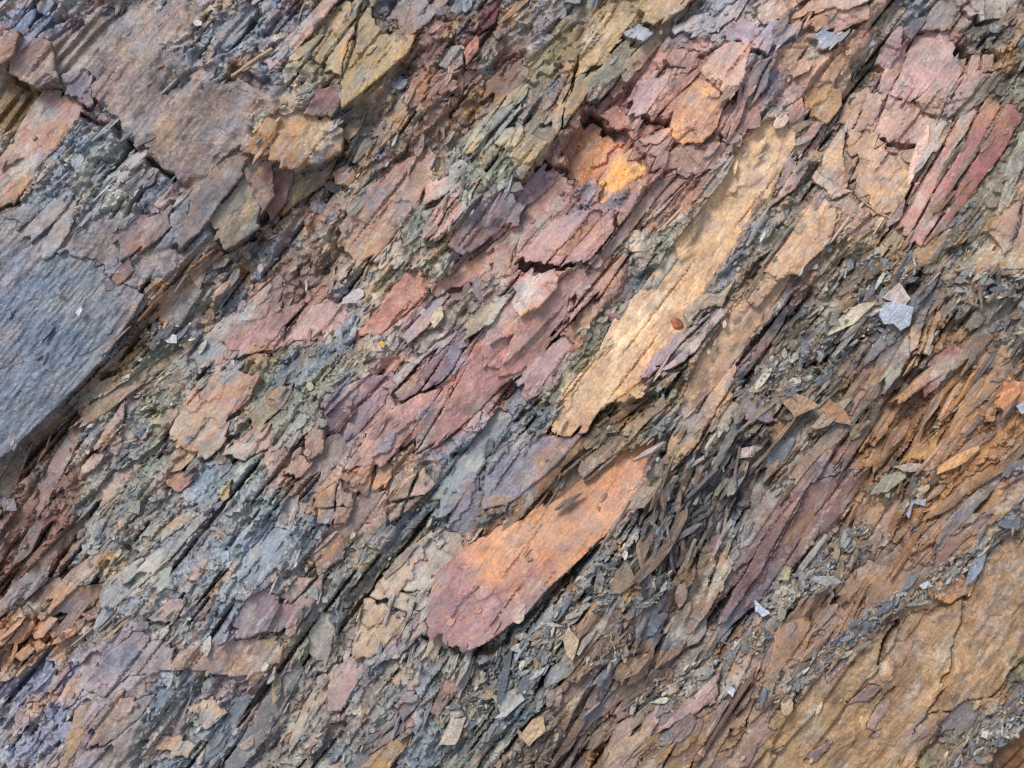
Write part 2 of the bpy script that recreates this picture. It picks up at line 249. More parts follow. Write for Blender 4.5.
# ------------------------------------------------------------------ materials
def rock_material(name, grain=1.0, blotch=1.0, rough=.72, spec=.5, bump=1.0):
    m = bpy.data.materials.new(name); m.use_nodes = True; t = m.node_tree; b = t.nodes['Principled BSDF']
    nd = t.nodes.new; ln = t.links.new
    at = nd('ShaderNodeAttribute'); at.attribute_name = 'Col'
    tc = nd('ShaderNodeTexCoord'); MATS.append(tc)
    mp = nd('ShaderNodeMapping'); mp.inputs['Rotation'].default_value = (0, 0, -TH0); ln(tc.outputs['Object'], mp.inputs[0])
    ms = nd('ShaderNodeMapping'); ms.inputs['Scale'].default_value = (.22, 1, .6); ln(mp.outputs[0], ms.inputs[0])
    def noise(vec, scale, det=4, ro=.6):
        n = nd('ShaderNodeTexNoise'); n.inputs['Scale'].default_value = scale; n.inputs['Detail'].default_value = det; n.inputs['Roughness'].default_value = ro
        ln(vec, n.inputs['Vector']); return n
    def mr(src, a, b_, c, d):
        n = nd('ShaderNodeMapRange'); ln(src, n.inputs[0])
        for i, v in zip((1, 2, 3, 4), (a, b_, c, d)): n.inputs[i].default_value = v
        return n.outputs[0]
    def mixc(kind, fac, a, b_):
        n = nd('ShaderNodeMix'); n.data_type = 'RGBA'; n.blend_type = kind
        for s, v in ((0, fac), (6, a), (7, b_)):
            if hasattr(v, 'is_linked'): ln(v, n.inputs[s])
            else: n.inputs[s].default_value = v
        return n.outputs[2]
    g1 = noise(tc.outputs['Object'], 260, 3, .65); g2 = noise(ms.outputs[0], 330, 3, .6); g3 = noise(tc.outputs['Object'], 42, 3, .65)
    g4 = noise(mp.outputs[0], 70, 3, .7)
    k1 = mr(g1.outputs[0], .25, .75, 1 - .42 * grain, 1 + .42 * grain); k2 = mr(g2.outputs[0], .25, .75, 1 - .4 * grain, 1 + .4 * grain); k3 = mr(g3.outputs[0], .3, .7, 1 - .22 * blotch, 1 + .22 * blotch)
    mul = nd('ShaderNodeMath'); mul.operation = 'MULTIPLY'; ln(k1, mul.inputs[0]); ln(k2, mul.inputs[1])
    mu2 = nd('ShaderNodeMath'); mu2.operation = 'MULTIPLY'; ln(mul.outputs[0], mu2.inputs[0]); ln(k3, mu2.inputs[1])
    cmb = nd('ShaderNodeCombineColor'); [ln(mu2.outputs[0], cmb.inputs[i]) for i in range(3)]
    c = mixc('MULTIPLY', 1.0, at.outputs['Color'], cmb.outputs[0])
    rust = mixc('MULTIPLY', 1.0, at.outputs['Color'], (1.35, .86, .5, 1))
    c = mixc('MIX', mr(g4.outputs[0], .58, .70, 0, .35 * blotch), c, rust)
    # cloudy mottling: cream and mauve-brown staining at two sizes
    m1 = noise(mp.outputs[0], 24, 4, .72); m2 = noise(ms.outputs[0], 95, 2, .7)
    c = mixc('MIX', mr(m1.outputs[0], .50, .68, 0, .75 * blotch), c, mixc('MULTIPLY', 1.0, c, (.70, .66, .74, 1)))
    c = mixc('MIX', mr(m1.outputs[0], .50, .34, 0, .7 * blotch), c, mixc('MULTIPLY', 1.0, c, (1.22, 1.2, 1.1, 1)))
    c = mixc('MIX', mr(m2.outputs[0], .56, .70, 0, .8 * blotch), c, mixc('MULTIPLY', 1.0, c, (.62, .56, .52, 1)))
    pale = noise(ms.outputs[0], 150, 3, .7)
    c = mixc('MIX', mr(pale.outputs[0], .64, .72, 0, .5), c, (.42, .42, .41, 1))
    ln(c, b.inputs['Base Color'])
    b.inputs['Specular IOR Level'].default_value = spec
    ln(mr(g3.outputs[0], .3, .7, rough - .12, rough + .12), b.inputs['Roughness'])
    b1 = nd('ShaderNodeBump'); b1.inputs['Strength'].default_value = .55 * bump; b1.inputs['Distance'].default_value = .0022; ln(g2.outputs[0], b1.inputs['Height'])
    b2 = nd('ShaderNodeBump'); b2.inputs['Strength'].default_value = .5 * bump; b2.inputs['Distance'].default_value = .0022; ln(g1.outputs[0], b2.inputs['Height']); ln(b1.outputs[0], b2.inputs['Normal'])
    ln(b2.outputs[0], b.inputs['Normal'])
    return m
MATS = []
M_BASE = rock_material('shale_face', .6, 1, .56, .5, .5)
M_SLAB = rock_material('shale_slab', .55, .9, .52, .5, .45)
M_SHARD = rock_material('shale_shards', .8, .7, .56)
M_LOOSE = rock_material('loose_shale', .9, .8, .6)

def make_mesh(name, verts, tri_or_loops, starts, totals, cols, mat, smooth=False):
    me = bpy.data.meshes.new(name)
    me.vertices.add(len(verts)); me.vertices.foreach_set('co', np.ascontiguousarray(verts, np.float32).ravel())
    me.loops.add(len(tri_or_loops)); me.loops.foreach_set('vertex_index', np.ascontiguousarray(tri_or_loops, np.int32))
    me.polygons.add(len(starts)); me.polygons.foreach_set('loop_start', np.ascontiguousarray(starts, np.int32)); me.polygons.foreach_set('loop_total', np.ascontiguousarray(totals, np.int32))
    me.polygons.foreach_set('use_smooth', np.full(len(starts), smooth))
    a = me.attributes.new('Col', 'FLOAT_COLOR', 'POINT')
    c4 = np.ones((len(verts), 4), np.float32); c4[:, :3] = cols; a.data.foreach_set('color', c4.ravel())
    me.update(calc_edges=True); me.materials.append(mat)
    return me

# ------------------------------------------------------------------ the rock face (created first, its sheet is built after the slabs)
face = bpy.data.objects.new('rock_face', bpy.data.meshes.new('rock_face')); col.objects.link(face)
face.matrix_world = FACE; face['kind'] = 'structure'
for tc in MATS: tc.object = face
def child(name, me, loc, parent=face, label=None):
    o = bpy.data.objects.new(name, me); col.objects.link(o); o.parent = parent; o.location = loc
    if label: o['label'] = label
    return o

# ------------------------------------------------------------------ slabs
def clip(poly, p, n, off):
    out = []; m = len(poly)
    for i in range(m):
        a, b = poly[i], poly[(i + 1) % m]; da = (a[0] - p[0]) * n[0] + (a[1] - p[1]) * n[1] - off; db = (b[0] - p[0]) * n[0] + (b[1] - p[1]) * n[1] - off
        if da >= 0: out.append(a)
        if da * db < 0: t = da / (da - db); out.append((a[0] + t * (b[0] - a[0]), a[1] + t * (b[1] - a[1])))
    return out
DV = np.array([math.cos(TH0), -math.sin(TH0)])     # cleavage in picture axes (y down)
def ragged(poly, r, amp=1.0, teeth=0.0):
    pts = [np.asarray(p, float) for p in poly]
    for lev, k in ((0, .10), (1, .10), (2, .07), (3, .05)):
        out = []
        for i in range(len(pts)):
            a, b = pts[i], pts[(i + 1) % len(pts)]; d = b - a; L = math.hypot(*d); out.append(a)
            if L > 4.5:
                n = np.array([-d[1], d[0]]) / L; t = .5 + r.uniform(-.18, .18)
                q = a + d * t + n * r.normal(0, k * L * amp * .7) * (.3 + .7 * abs(n @ DV)) + DV * r.normal(0, .9 * amp * min(L / 16, 1.8)) * abs(n @ DV)
                out.append(q)
        pts = out
    if teeth:                                        # splintered ends: strips of cleavage break off at different lengths
        q = []
        for i in range(len(pts)):
            a, b = pts[i], pts[(i + 1) % len(pts)]; m = max(1, int(math.hypot(*(b - a)) / 1.8)); q += [a + (b - a) * t / m for t in range(m)]
        q = np.array(q); nv = np.array([-DV[1], DV[0]]); v = q @ nv; v0 = v.min(); ed = v0 + np.cumsum(r.uniform(2.2, 8.5, 120)); of = r.normal(0, 2.6, 121) * teeth
        of[r.uniform(0, 1, 121) < .3] *= .2
        pts = q + DV * of[np.searchsorted(ed, v)][:, None] + r.normal(0, .22, q.shape)
    return np.array(pts)

SLABS = []
def slab(pts, cols, elev=4, th=9, label=None, cuts=(), gap=1.6, tilt=(.0, .0), amp=1.0, rel=1.0, name='rock_slab', mat=None, tile=None, gcol=None, dome=0.0, cmix=1.3, tints=1.0, grow=1.06, stri=.08):
    if tile is not None:
        ox, oy = TILES[tile]; f = 272 / 768
        cv = lambda p: (ox + p[0] * f, oy + p[1] * f)
        pts = [cv(p) for p in pts]; cuts = [tuple(cv(p) for p in c) for c in cuts]
    cp = np.mean(pts, 0); pts = [tuple(cp + (np.asarray(p) - cp) * grow) for p in pts]
    polys = [list(pts)]
    for p, q in cuts:
        d = np.subtract(q, p); n = (-d[1] / np.hypot(*d), d[0] / np.hypot(*d)); nw = []
        for pl in polys:
            a = clip(pl, p, n, gap * .75); b = clip(pl, p, (-n[0], -n[1]), gap * .75)
            nw += [x for x in (a, b) if len(x) >= 3]
        polys = nw
    elev = elev * .55 if elev > 0 else elev
    for pl in polys: one_slab(pl, [lin(c) for c in cols], elev + (rng.uniform(-1.5, 1.5) if len(polys) > 1 else 0), th, label if len(polys) == 1 else None, tilt, amp, rel, name, mat or M_SLAB, gcol, dome, cmix, tints=tints, stri=stri)

def one_slab(pl, cols, elev, th, label, tilt, amp, rel, name, mat, gcol, dome, cmix=1.0, al=.035, tints=1.0, stri=.08):
    r = np.random.default_rng(len(SLABS) + 100)
    ex = np.ptp(np.asarray(pl) @ DV); o = ragged(pl, r, amp * .8, min(1.5, ex / 40))
    if len(o) < 6: return
    x0, y0 = o.min(0); x1, y1 = o.max(0); c = o.mean(0)
    if (x1 - x0) < 5 or (y1 - y0) < 5: return
    # plane through the face under the outline
    ii0, ii1 = int(y0) + PADY, int(y1) + PADY + 1; jj0, jj1 = int(x0) + PADX, int(x1) + PADX + 1
    ii0 = max(ii0, 0); jj0 = max(jj0, 0)
    px, py = JJ[ii0:ii1, jj0:jj1], II[ii0:ii1, jj0:jj1]
    m = inside(o, px, py)
    if m.sum() < 12: return
    hh = H[ii0:ii1, jj0:jj1][m]; A = np.c_[np.ones(m.sum()), px[m] - c[0], py[m] - c[1]]
    co = np.linalg.lstsq(A, hh, rcond=None)[0]; co[1:] = np.clip(co[1:], -.16, .16)
    def top(x, y):
        u = x - c[0]; v = y - c[1]
        z = co[0] + elev + (co[1] + tilt[0] - al * DV[0]) * u + (co[2] + tilt[1] - al * DV[1]) * v
        z = z + rel * (2.2 * samp(BDS, x, y) + .6 * samp(BD1, x, y) + .3 * samp(BD2, x, y) * np.clip(samp(N['c3'], x, y) + .3, 0, 1) + .6 * samp(N['mid'], x, y) + stri * samp(N['str3'], x, y) + (stri > .3) * .8 * samp(BD2, x, y) + .06 * samp(N['fin'], x, y)) - (4.0 if rel > .38 else .6) * samp(SLIT2, x, y)
        if dome: z = z + dome * (1 - 1.6 * np.clip((np.abs(u) / (x1 - x0) * 2) ** 2 * .5 + (np.abs(v) / (y1 - y0) * 2) ** 2 * .5, 0, 1))
        return z
    st = 1.9
    gx, gy = np.meshgrid(np.arange(x0, x1, st), np.arange(y0, y1, st)); gx = gx + r.uniform(-.7, .7, gx.shape); gy = gy + r.uniform(-.7, .7, gy.shape)
    k = inside(o, gx, gy); gp = np.c_[gx[k], gy[k]]
    nb = len(o)
    allp = np.r_[o, gp]
    vc, _, fc, *_ = delaunay_2d_cdt([Vector((p[0], -p[1])) for p in allp], [], [list(range(nb))], 1, .05)
    if not fc: return
    V = np.array([(v[0], -v[1]) for v in vc]); F = np.array([f for f in fc if len(f) == 3])
    e = np.r_[F[:, [0, 1]], F[:, [1, 2]], F[:, [2, 0]]]
    key = e[:, 0].astype(np.int64) * 1000003 + e[:, 1]; rev = e[:, 1].astype(np.int64) * 1000003 + e[:, 0]
    be = e[~np.isin(key, rev)]                       # open edges
    z = top(V[:, 0], V[:, 1])
    bi = np.unique(be); z[bi] -= r.uniform(.2, 1.1, len(bi))
    nv = len(V); m1 = {b: nv + i for i, b in enumerate(bi)}; m2 = {b: nv + len(bi) + i for i, b in enumerate(bi)}
    out = (V[bi] - c) / (np.linalg.norm(V[bi] - c, axis=1, keepdims=True) + 1e-6)
    R1 = V[bi] + out * r.uniform(-.5, .6, (len(bi), 1)); R2 = V[bi] + out * r.uniform(-3.5, .3, (len(bi), 1))
    XY = np.r_[V, R1, R2]; ZZ = np.r_[z, z[bi] - th * r.uniform(.25, .5, len(bi)), z[bi] - th - 3]
    tr = [F]
    a, b = be[:, 0], be[:, 1]
    A1 = np.array([m1[q] for q in a], int); B1 = np.array([m1[q] for q in b], int); A2 = np.array([m2[q] for q in a], int); B2 = np.array([m2[q] for q in b], int)
    tr += [np.c_[a, A1, b], np.c_[b, A1, B1], np.c_[A1, A2, B1], np.c_[B1, A2, B2]]
    tr = np.concatenate(tr)
    P = np.c_[XY[:, 0] - c[0], -(XY[:, 1] - c[1]), ZZ - co[0] - elev] * S
    n = np.cross(P[F[:, 1]] - P[F[:, 0]], P[F[:, 2]] - P[F[:, 0]])
    if n[:, 2].sum() < 0: tr = tr[:, ::-1]
    pl4 = np.zeros((4, 3), np.float32)
    for q in range(4): pl4[q] = cols[q % len(cols)]
    cc = blend(np.broadcast_to(pl4, (len(XY), 4, 3)), XY[:, 0] + 13, XY[:, 1] + 7, 2.6)
    if gcol is not None:                              # a second rock colour that takes over towards one end
        (gx0, gy0), (gx1, gy1), gc = gcol
        t = ((XY[:, 0] - gx0) * (gx1 - gx0) + (XY[:, 1] - gy0) * (gy1 - gy0)) / ((gx1 - gx0) ** 2 + (gy1 - gy0) ** 2)
        t = np.clip((t + .22 * samp(N['c1'], XY[:, 0], XY[:, 1])) * 1.6 - .3, 0, 1)[:, None]
        cc = cc * (1 - t) + lin(gc) * t
    cm = samp(CM, XY[:, 0], XY[:, 1]); w_ = np.clip(np.clip(.26 + .2 * samp(N['c2'], XY[:, 0], XY[:, 1]), .05, .7)[:, None] * cmix, 0, .95)
    cc = cc * (1 - w_) + cm * w_
    for q in range(4):
        mm = (np.clip(samp(TF[q], XY[:, 0] * .97 + 9, XY[:, 1]) - 1.0, 0, 1) * (.4, .2, .4, .4)[q] * tints)[:, None]; cc = cc * (1 - mm) + np.asarray(TINT[q]) * mm
    cc = cc * (1 + .08 * samp(BCS, XY[:, 0], XY[:, 1]) + .06 * samp(BC1, XY[:, 0], XY[:, 1]) + .06 * samp(BC2, XY[:, 0], XY[:, 1]))[:, None]
    cc = cc * (1 + .05 * r.standard_normal((len(XY), 1)))
    me = make_mesh(name, P, tr.ravel(), np.arange(len(tr)) * 3, np.full(len(tr), 3), cc, mat, False)
    ob = child(name, me, ((c[0] - 512) * S, (384 - c[1]) * S, (co[0] + elev) * S), label=label)
    SLABS.append((ob, o))
    zz = top(px.astype(float), py.astype(float))
    HS[ii0:ii1, jj0:jj1][m] = np.maximum(HS[ii0:ii1, jj0:jj1][m], zz[m]); SM[ii0:ii1, jj0:jj1] |= m
    HB[ii0:ii1, jj0:jj1][m] = np.minimum(HB[ii0:ii1, jj0:jj1][m], zz[m] - 5)

TILES = dict(A=(0, 0), B=(250, 0), C=(500, 0), D=(752, 0), E=(0, 250), F=(250, 250), G=(500, 250), H=(752, 250), I=(0, 496), J=(250, 496), K=(500, 496), L=(752, 496))
#SLABDATA
def s(tile, cols, elev, pts, **k): slab(pts, cols, elev, tile=tile, **k)
# --- upper left
s('A', [(160, 114, 96), (134, 108, 100), (170, 132, 106)], 5, [(110, 250), (180, 265), (215, 300), (200, 340), (150, 420), (100, 480), (50, 570), (-20, 575), (-40, 480), (0, 455), (60, 340)], th=16, label='tan and pink block left of the long dark crack')
s('A', [(156, 118, 112), (146, 122, 108)], 8, [(60, 130), (150, 130), (165, 220), (110, 243), (40, 215)], th=14)
s('A', [(166, 126, 108), (150, 116, 100)], 8, [(-20, 100), (75, 98), (62, 165), (30, 190), (-20, 180)], th=14)
s('A', [(110, 106, 124), (126, 112, 114)], 10, [(172, 212), (240, 192), (258, 283), (238, 298), (185, 255)], th=14, label='purple grey block above the dark crack')
s('A', [(136, 84, 70), (120, 78, 70)], 8, [(695, 480), (735, 450), (768, 470), (768, 560), (740, 600), (705, 540)], th=14)
s('A', [(150, 132, 104), (122, 122, 116), (128, 108, 102)], 8, [(600, 620), (695, 505), (735, 560), (728, 640), (640, 700)], th=12)
s('A', [(150, 120, 124), (140, 122, 118)], 6, [(340, 660), (400, 620), (480, 600), (492, 640), (420, 700), (360, 730)], th=9)
s('A', [(120, 112, 112), (140, 116, 104)], 5, [(560, 560), (620, 480), (690, 430), (690, 500), (600, 620), (520, 700), (500, 690)], th=9)
s('A', [(150, 106, 70), (170, 124, 78)], 4, [(700, 440), (768, 350), (800, 360), (768, 440), (735, 450)], th=9)
# --- upper middle
s('B', [(152, 120, 126), (168, 132, 112)], 6, [(50, 180), (100, 130), (200, 30), (240, -15), (265, 0), (180, 110), (110, 180), (65, 215)], th=8)
s('B', [(168, 142, 98), (142, 132, 110), (176, 148, 104)], 5, [(200, 180), (260, 60), (320, -10), (350, 80), (400, 110), (460, 110), (440, 160), (330, 260), (270, 310), (265, 230)], cuts=[((215, 190), (330, 20)), ((262, 250), (280, 170))], th=9)
s('B', [(142, 100, 98), (128, 94, 92)], 14, [(170, 330), (205, 260), (262, 250), (265, 300), (235, 340)], th=16)
s('B', [(196, 144, 92), (168, 118, 96), (186, 156, 120)], 14, [(25, 420), (90, 330), (170, 333), (235, 343), (265, 370), (255, 430), (200, 460), (120, 475), (50, 450)], th=22, dome=5, label='rounded orange block with a maroon cap')
s('B', [(122, 70, 64), (106, 72, 66)], 2, [(35, 560), (60, 490), (115, 480), (100, 560), (60, 610), (40, 600)], th=10)
s('B', [(154, 122, 70), (130, 110, 80)], 6, [(70, 610), (120, 490), (200, 470), (240, 430), (200, 510), (130, 560)], th=10)
s('B', [(146, 142, 136), (132, 132, 132)], 8, [(530, 170), (570, 130), (600, 125), (600, 180), (560, 205)], th=8, label='oval grey plate between pink plates')
s('B', [(186, 128, 112)], 9, [(602, 140), (640, 105), (645, 140), (610, 185)], th=8)
s('B', [(178, 138, 124), (162, 126, 116), (186, 146, 118), (150, 128, 126)], 8, [(250, 640), (330, 540), (420, 460), (500, 420), (520, 460), (480, 560), (430, 640), (360, 700), (310, 735), (270, 690)], th=13, label='broad flat pink plate with a ragged lower edge')
s('B', [(188, 152, 132), (170, 140, 124)], 9, [(500, 520), (580, 490), (610, 510), (540, 560), (500, 570)], th=9)
s('B', [(168, 128, 122)], 8, [(230, 490), (270, 465), (300, 490), (280, 520), (240, 515)], th=10, dome=3)
s('B', [(168, 122, 122), (176, 138, 120)], 4, [(520, 610), (570, 550), (640, 525), (610, 600), (540, 680), (490, 700)], cuts=[((500, 690), (610, 540))], th=8)
s('B', [(150, 122, 134), (168, 130, 120)], 2, [(570, 690), (620, 610), (690, 530), (740, 560), (755, 640), (690, 660), (640, 700), (600, 720)], th=7, label='smooth lilac plate set back under a ledge')
s('B', [(178, 130, 112), (160, 120, 120)], 4, [(590, 750), (690, 680), (760, 645), (740, 700), (640, 790), (580, 790)], th=7)
s('B', [(178, 132, 116)], 7, [(440, 290), (460, 230), (500, 210), (510, 240), (470, 300)], th=10)
s('B', [(168, 128, 118)], 7, [(500, 245), (560, 210), (590, 240), (540, 270)], th=10)
s('B', [(116, 64, 70), (100, 66, 72)], 2, [(610, 90), (660, 20), (710, -10), (690, 60), (640, 100)], th=9)
s('B', [(150, 142, 122), (170, 160, 130), (120, 124, 116)], 9, [(590, 420), (640, 350), (720, 270), (768, 230), (768, 300), (700, 380), (640, 450)], cuts=[((600, 440), (700, 300)), ((630, 440), (760, 290))], th=12)
s('B', [(170, 150, 112), (150, 138, 112)], 11, [(690, 410), (720, 370), (768, 360), (768, 420), (730, 440)], th=12)
# --- top centre
s('C', [(150, 156, 172), (184, 152, 130)], 9, [(480, 75), (530, 60), (600, 40), (690, 0), (660, 60), (600, 95), (550, 100), (505, 100)], th=12, label='pale blue grey plate along the top ledge')
s('C', [(152, 122, 128), (140, 118, 122)], 3, [(370, 270), (400, 220), (480, 190), (470, 240), (410, 320), (380, 330)], th=6)
s('C', [(182, 138, 120), (168, 128, 122)], 4, [(412, 330), (490, 230), (550, 202), (560, 215), (480, 290), (430, 345)], th=6)
s('C', [(178, 138, 132), (186, 148, 120)], 5, [(562, 210), (600, 160), (650, 130), (692, 160), (680, 230), (640, 290), (600, 250)], th=8)
s('C', [(208, 146, 92), (178, 132, 118), (196, 150, 110)], 6, [(480, 360), (500, 300), (560, 235), (630, 292), (600, 370), (560, 410), (480, 400)], th=8, label='orange pink slab below the pink upper plates')
s('C', [(166, 114, 102)], 10, [(285, 322), (330, 298), (382, 330), (358, 362), (320, 352)], th=14)
s('C', [(196, 124, 72), (152, 100, 90), (208, 140, 80)], -14, [(180, 430), (210, 370), (260, 345), (320, 390), (370, 410), (300, 480), (230, 520), (200, 480)], th=7, label='orange hollow under a dark scarp')
s('C', [(228, 162, 72), (204, 150, 86), (214, 170, 116)], -8, [(280, 510), (330, 440), (400, 440), (410, 490), (340, 540), (300, 555)], th=8, label='bright yellow orange patch of plate')
s('C', [(182, 132, 112), (170, 126, 118)], 8, [(365, 375), (410, 350), (480, 370), (440, 415), (400, 408)], cuts=[((380, 400), (470, 365))], th=9)
s('C', [(178, 142, 126), (160, 130, 122)], 3, [(470, 410), (560, 415), (640, 400), (600, 470), (540, 490), (450, 470), (410, 450)], th=6)
s('C', [(168, 116, 98), (150, 112, 112)], 2, [(40, 640), (90, 560), (130, 480), (180, 500), (210, 520), (190, 580), (110, 640), (60, 700)], th=6)
s('C', [(172, 126, 124), (160, 126, 132)], 8, [(70, 720), (160, 620), (230, 600), (310, 610), (322, 640), (260, 720), (180, 750), (100, 740)], cuts=[((150, 725), (252, 605)), ((185, 735), (290, 615))], gap=1.2, th=16)
s('C', [(150, 126, 142), (134, 118, 132)], 4, [(180, 490), (100, 560), (40, 585), (60, 520), (120, 470)], th=8)
s('C', [(168, 132, 126), (176, 140, 120)], 5, [(-20, 775), (-10, 690), (60, 620), (80, 620), (40, 700), (30, 775)], th=8)
s('C', [(166, 132, 132), (180, 148, 122), (150, 128, 132)], 7, [(330, 610), (400, 540), (480, 510), (520, 520), (440, 610), (370, 660), (320, 710), (290, 768), (240, 768), (330, 660)], cuts=[((250, 760), (420, 530)), ((290, 760), (480, 520)), ((320, 720), (510, 530))], gap=1.8, th=12)
s('C', [(168, 128, 124), (180, 150, 124), (150, 130, 130)], 8, [(660, 235), (720, 190), (768, 180), (740, 260), (680, 330), (640, 400), (620, 380), (660, 310)], cuts=[((630, 400), (700, 200)), ((650, 400), (750, 190))], th=12)
s('C', [(138, 134, 118), (124, 124, 116)], 10, [(240, 250), (320, 150), (360, 110), (380, 140), (340, 210), (280, 280)], th=14)
s('C', [(172, 142, 104), (150, 134, 108)], 9, [(140, 330), (200, 210), (240, 130), (300, 40), (380, 50), (300, 160), (220, 300), (150, 400)], cuts=[((170, 380), (220, 170)), ((200, 230), (300, 180))], th=12)
s('C', [(174, 148, 112), (150, 130, 106)], 14, [(30, 440), (90, 400), (130, 420), (90, 470), (60, 520), (45, 490)], th=16)
s('C', [(140, 146, 158)], 12, [(350, 95), (390, 75), (430, 100), (400, 125)], th=9)
s('C', [(150, 148, 164), (176, 140, 150)], 5, [(620, 120), (680, 60), (720, 90), (768, 110), (740, 170), (690, 140)], th=8)
s('C', [(168, 138, 100), (156, 126, 110)], 12, [(380, 50), (420, 10), (500, -20), (560, -10), (500, 50), (430, 80)], th=12)
s('C', [(158, 118, 110), (170, 130, 120)], 6, [(470, 170), (490, 140), (560, 150), (540, 190), (480, 190)], th=7)
# --- the two long tan strips of the middle
slab([(785, 122), (790, 150), (770, 190), (745, 225), (715, 270), (690, 310), (685, 335), (660, 350), (640, 378), (605, 400), (590, 425), (565, 425), (560, 415), (575, 380), (600, 350), (615, 320), (650, 280), (670, 250), (690, 225), (710, 190), (735, 150), (760, 130)],
     [(226, 184, 134), (202, 156, 122), (234, 204, 164), (196, 162, 140)], -3.0, th=9, amp=1.2, rel=.45, tints=.5, cmix=.5, label='long yellow tan slab running diagonally down the middle')
s('G', [(162, 132, 144), (146, 122, 130)], 7, [(390, 358), (440, 290), (500, 232), (540, 220), (600, 170), (622, 190), (540, 290), (460, 350)], cuts=[((420, 360), (520, 260)), ((440, 330), (500, 340))], th=9)
s('G', [(150, 140, 120), (168, 150, 120)], 9, [(520, 170), (560, 130), (610, 130), (650, 90), (620, 160), (560, 170), (530, 210)], th=10)
slab([(815, 200), (824, 228), (800, 262), (775, 300), (742, 350), (712, 388), (690, 412), (680, 408), (696, 370), (722, 320), (760, 270), (790, 225)],
     [(192, 150, 114), (172, 138, 126), (202, 164, 120), (176, 150, 138)], -1, th=12, amp=1.3, rel=.6, label='narrower tan strip beside the long yellow slab')
s('G', [(188, 152, 110), (176, 140, 116)], 6, [(470, 580), (510, 470), (560, 410), (650, 340), (660, 380), (600, 470), (560, 560), (500, 590)], cuts=[((500, 560), (600, 400)), ((540, 570), (650, 390))], th=10)
s('G', [(170, 128, 122), (182, 140, 120)], 3, [(30, 120), (80, 70), (150, 60), (162, 100), (110, 160), (60, 190)], th=7)
s('G', [(192, 138, 132), (176, 130, 126), (186, 144, 120)], 1, [(-40, 340), (-30, 260), (0, 245), (60, 190), (120, 200), (132, 260), (100, 320), (20, 350)], th=7, label='smooth pink slab below the jagged dark scarp')
s('G', [(172, 136, 130), (160, 128, 134)], 6, [(120, 220), (200, 120), (280, 40), (330, 50), (280, 130), (200, 200), (140, 260)], cuts=[((140, 250), (310, 40)), ((190, 200), (200, 130))], th=10)
s('G', [(150, 112, 84), (168, 124, 84), (126, 94, 80)], 2, [(410, 120), (480, 0), (500, 20), (440, 110)], th=7)
slab([(654, 438), (640, 443), (615, 455), (590, 470), (560, 497), (522, 519), (494, 530), (462, 548), (436, 573), (428, 600), (424, 622), (432, 636), (446, 637), (461, 646), (480, 641), (500, 628), (524, 612), (545, 588), (602, 535), (632, 505), (644, 470)],
     [(190, 126, 80), (172, 114, 86), (188, 142, 106)], 0.5, th=18, amp=.6, rel=.4, grow=1.0, tints=.5, cmix=.6, tilt=(.03, .04), gcol=((590, 490), (450, 610), (150, 104, 106)), label='large orange slab fading to maroon at its lower end')
s('G', [(124, 84, 58), (108, 80, 60)], 4, [(190, 560), (280, 500), (360, 440), (450, 400), (480, 450), (400, 510), (300, 600), (240, 640), (225, 600), (170, 640)], cuts=[((200, 600), (420, 430)), ((240, 640), (470, 440))], th=10)
s('G', [(130, 118, 136), (118, 112, 120)], 6, [(-30, 590), (70, 520), (210, 540), (140, 620), (40, 700), (-40, 730)], th=12)
s('G', [(108, 98, 104), (122, 100, 100)], 2, [(650, 470), (700, 405), (768, 430), (768, 490), (720, 480)], th=9)
# --- upper right
s('D', [(178, 142, 132), (190, 152, 120), (164, 128, 130)], 6, [(0, 30), (60, -20), (300, -20), (312, 60), (220, 98), (130, 70), (40, 70)], cuts=[((60, 80), (200, -20)), ((120, 60), (320, 20))], th=9)
s('D', [(150, 156, 168)], 8, [(150, 115), (200, 92), (265, 95), (240, 125), (200, 140)], th=8, label='small blue grey plate on pink rock')
s('D', [(142, 152, 172), (160, 150, 160)], 7, [(10, 110), (50, 75), (90, 80), (120, 90), (110, 120), (70, 130), (30, 150)], th=8)
s('D', [(200, 156, 100), (184, 146, 110)], 7, [(150, 270), (200, 220), (260, 250), (260, 290), (220, 340), (170, 310)], th=10)
s('D', [(178, 132, 122)], 9, [(90, 310), (140, 280), (162, 350), (120, 380)], th=12)
s('D', [(172, 132, 132), (182, 142, 124)], 7, [(60, 570), (120, 400), (180, 350), (222, 350), (180, 430), (130, 520)], cuts=[((90, 520), (200, 360)), ((100, 440), (190, 450))], th=12)
s('D', [(182, 142, 142), (190, 154, 136), (170, 134, 138)], 7, [(370, 250), (400, 170), (440, 110), (560, 80), (577, 150), (500, 240), (450, 280)], cuts=[((395, 260), (470, 90)), ((440, 280), (520, 140))], gap=.9, th=12, label=None)
s('D', [(176, 142, 136), (188, 150, 124), (160, 140, 132)], 6, [(250, 350), (310, 250), (370, 255), (450, 287), (520, 340), (490, 400), (440, 400), (380, 380), (300, 370)], cuts=[((350, 380), (390, 250)), ((440, 400), (480, 310)), ((290, 370), (340, 250))], gap=1.1, th=14)
s('D', [(192, 156, 124), (176, 140, 110), (198, 160, 112), (168, 144, 134)], 4, [(180, 500), (260, 370), (340, 387), (380, 430), (450, 432), (430, 540), (380, 612), (280, 540), (230, 560)], cuts=[((285, 540), (270, 380)), ((280, 540), (400, 620))], gap=1.0, th=9)
s('D', [(172, 132, 142), (160, 126, 130)], 8, [(360, 170), (400, 90), (430, 60), (432, 130), (400, 180)], th=10)
s('D', [(188, 146, 126), (176, 138, 126)], 6, [(565, 155), (670, 160), (672, 205), (590, 205)], cuts=[((600, 210), (620, 150)), ((635, 210), (645, 150))], gap=1, th=10)
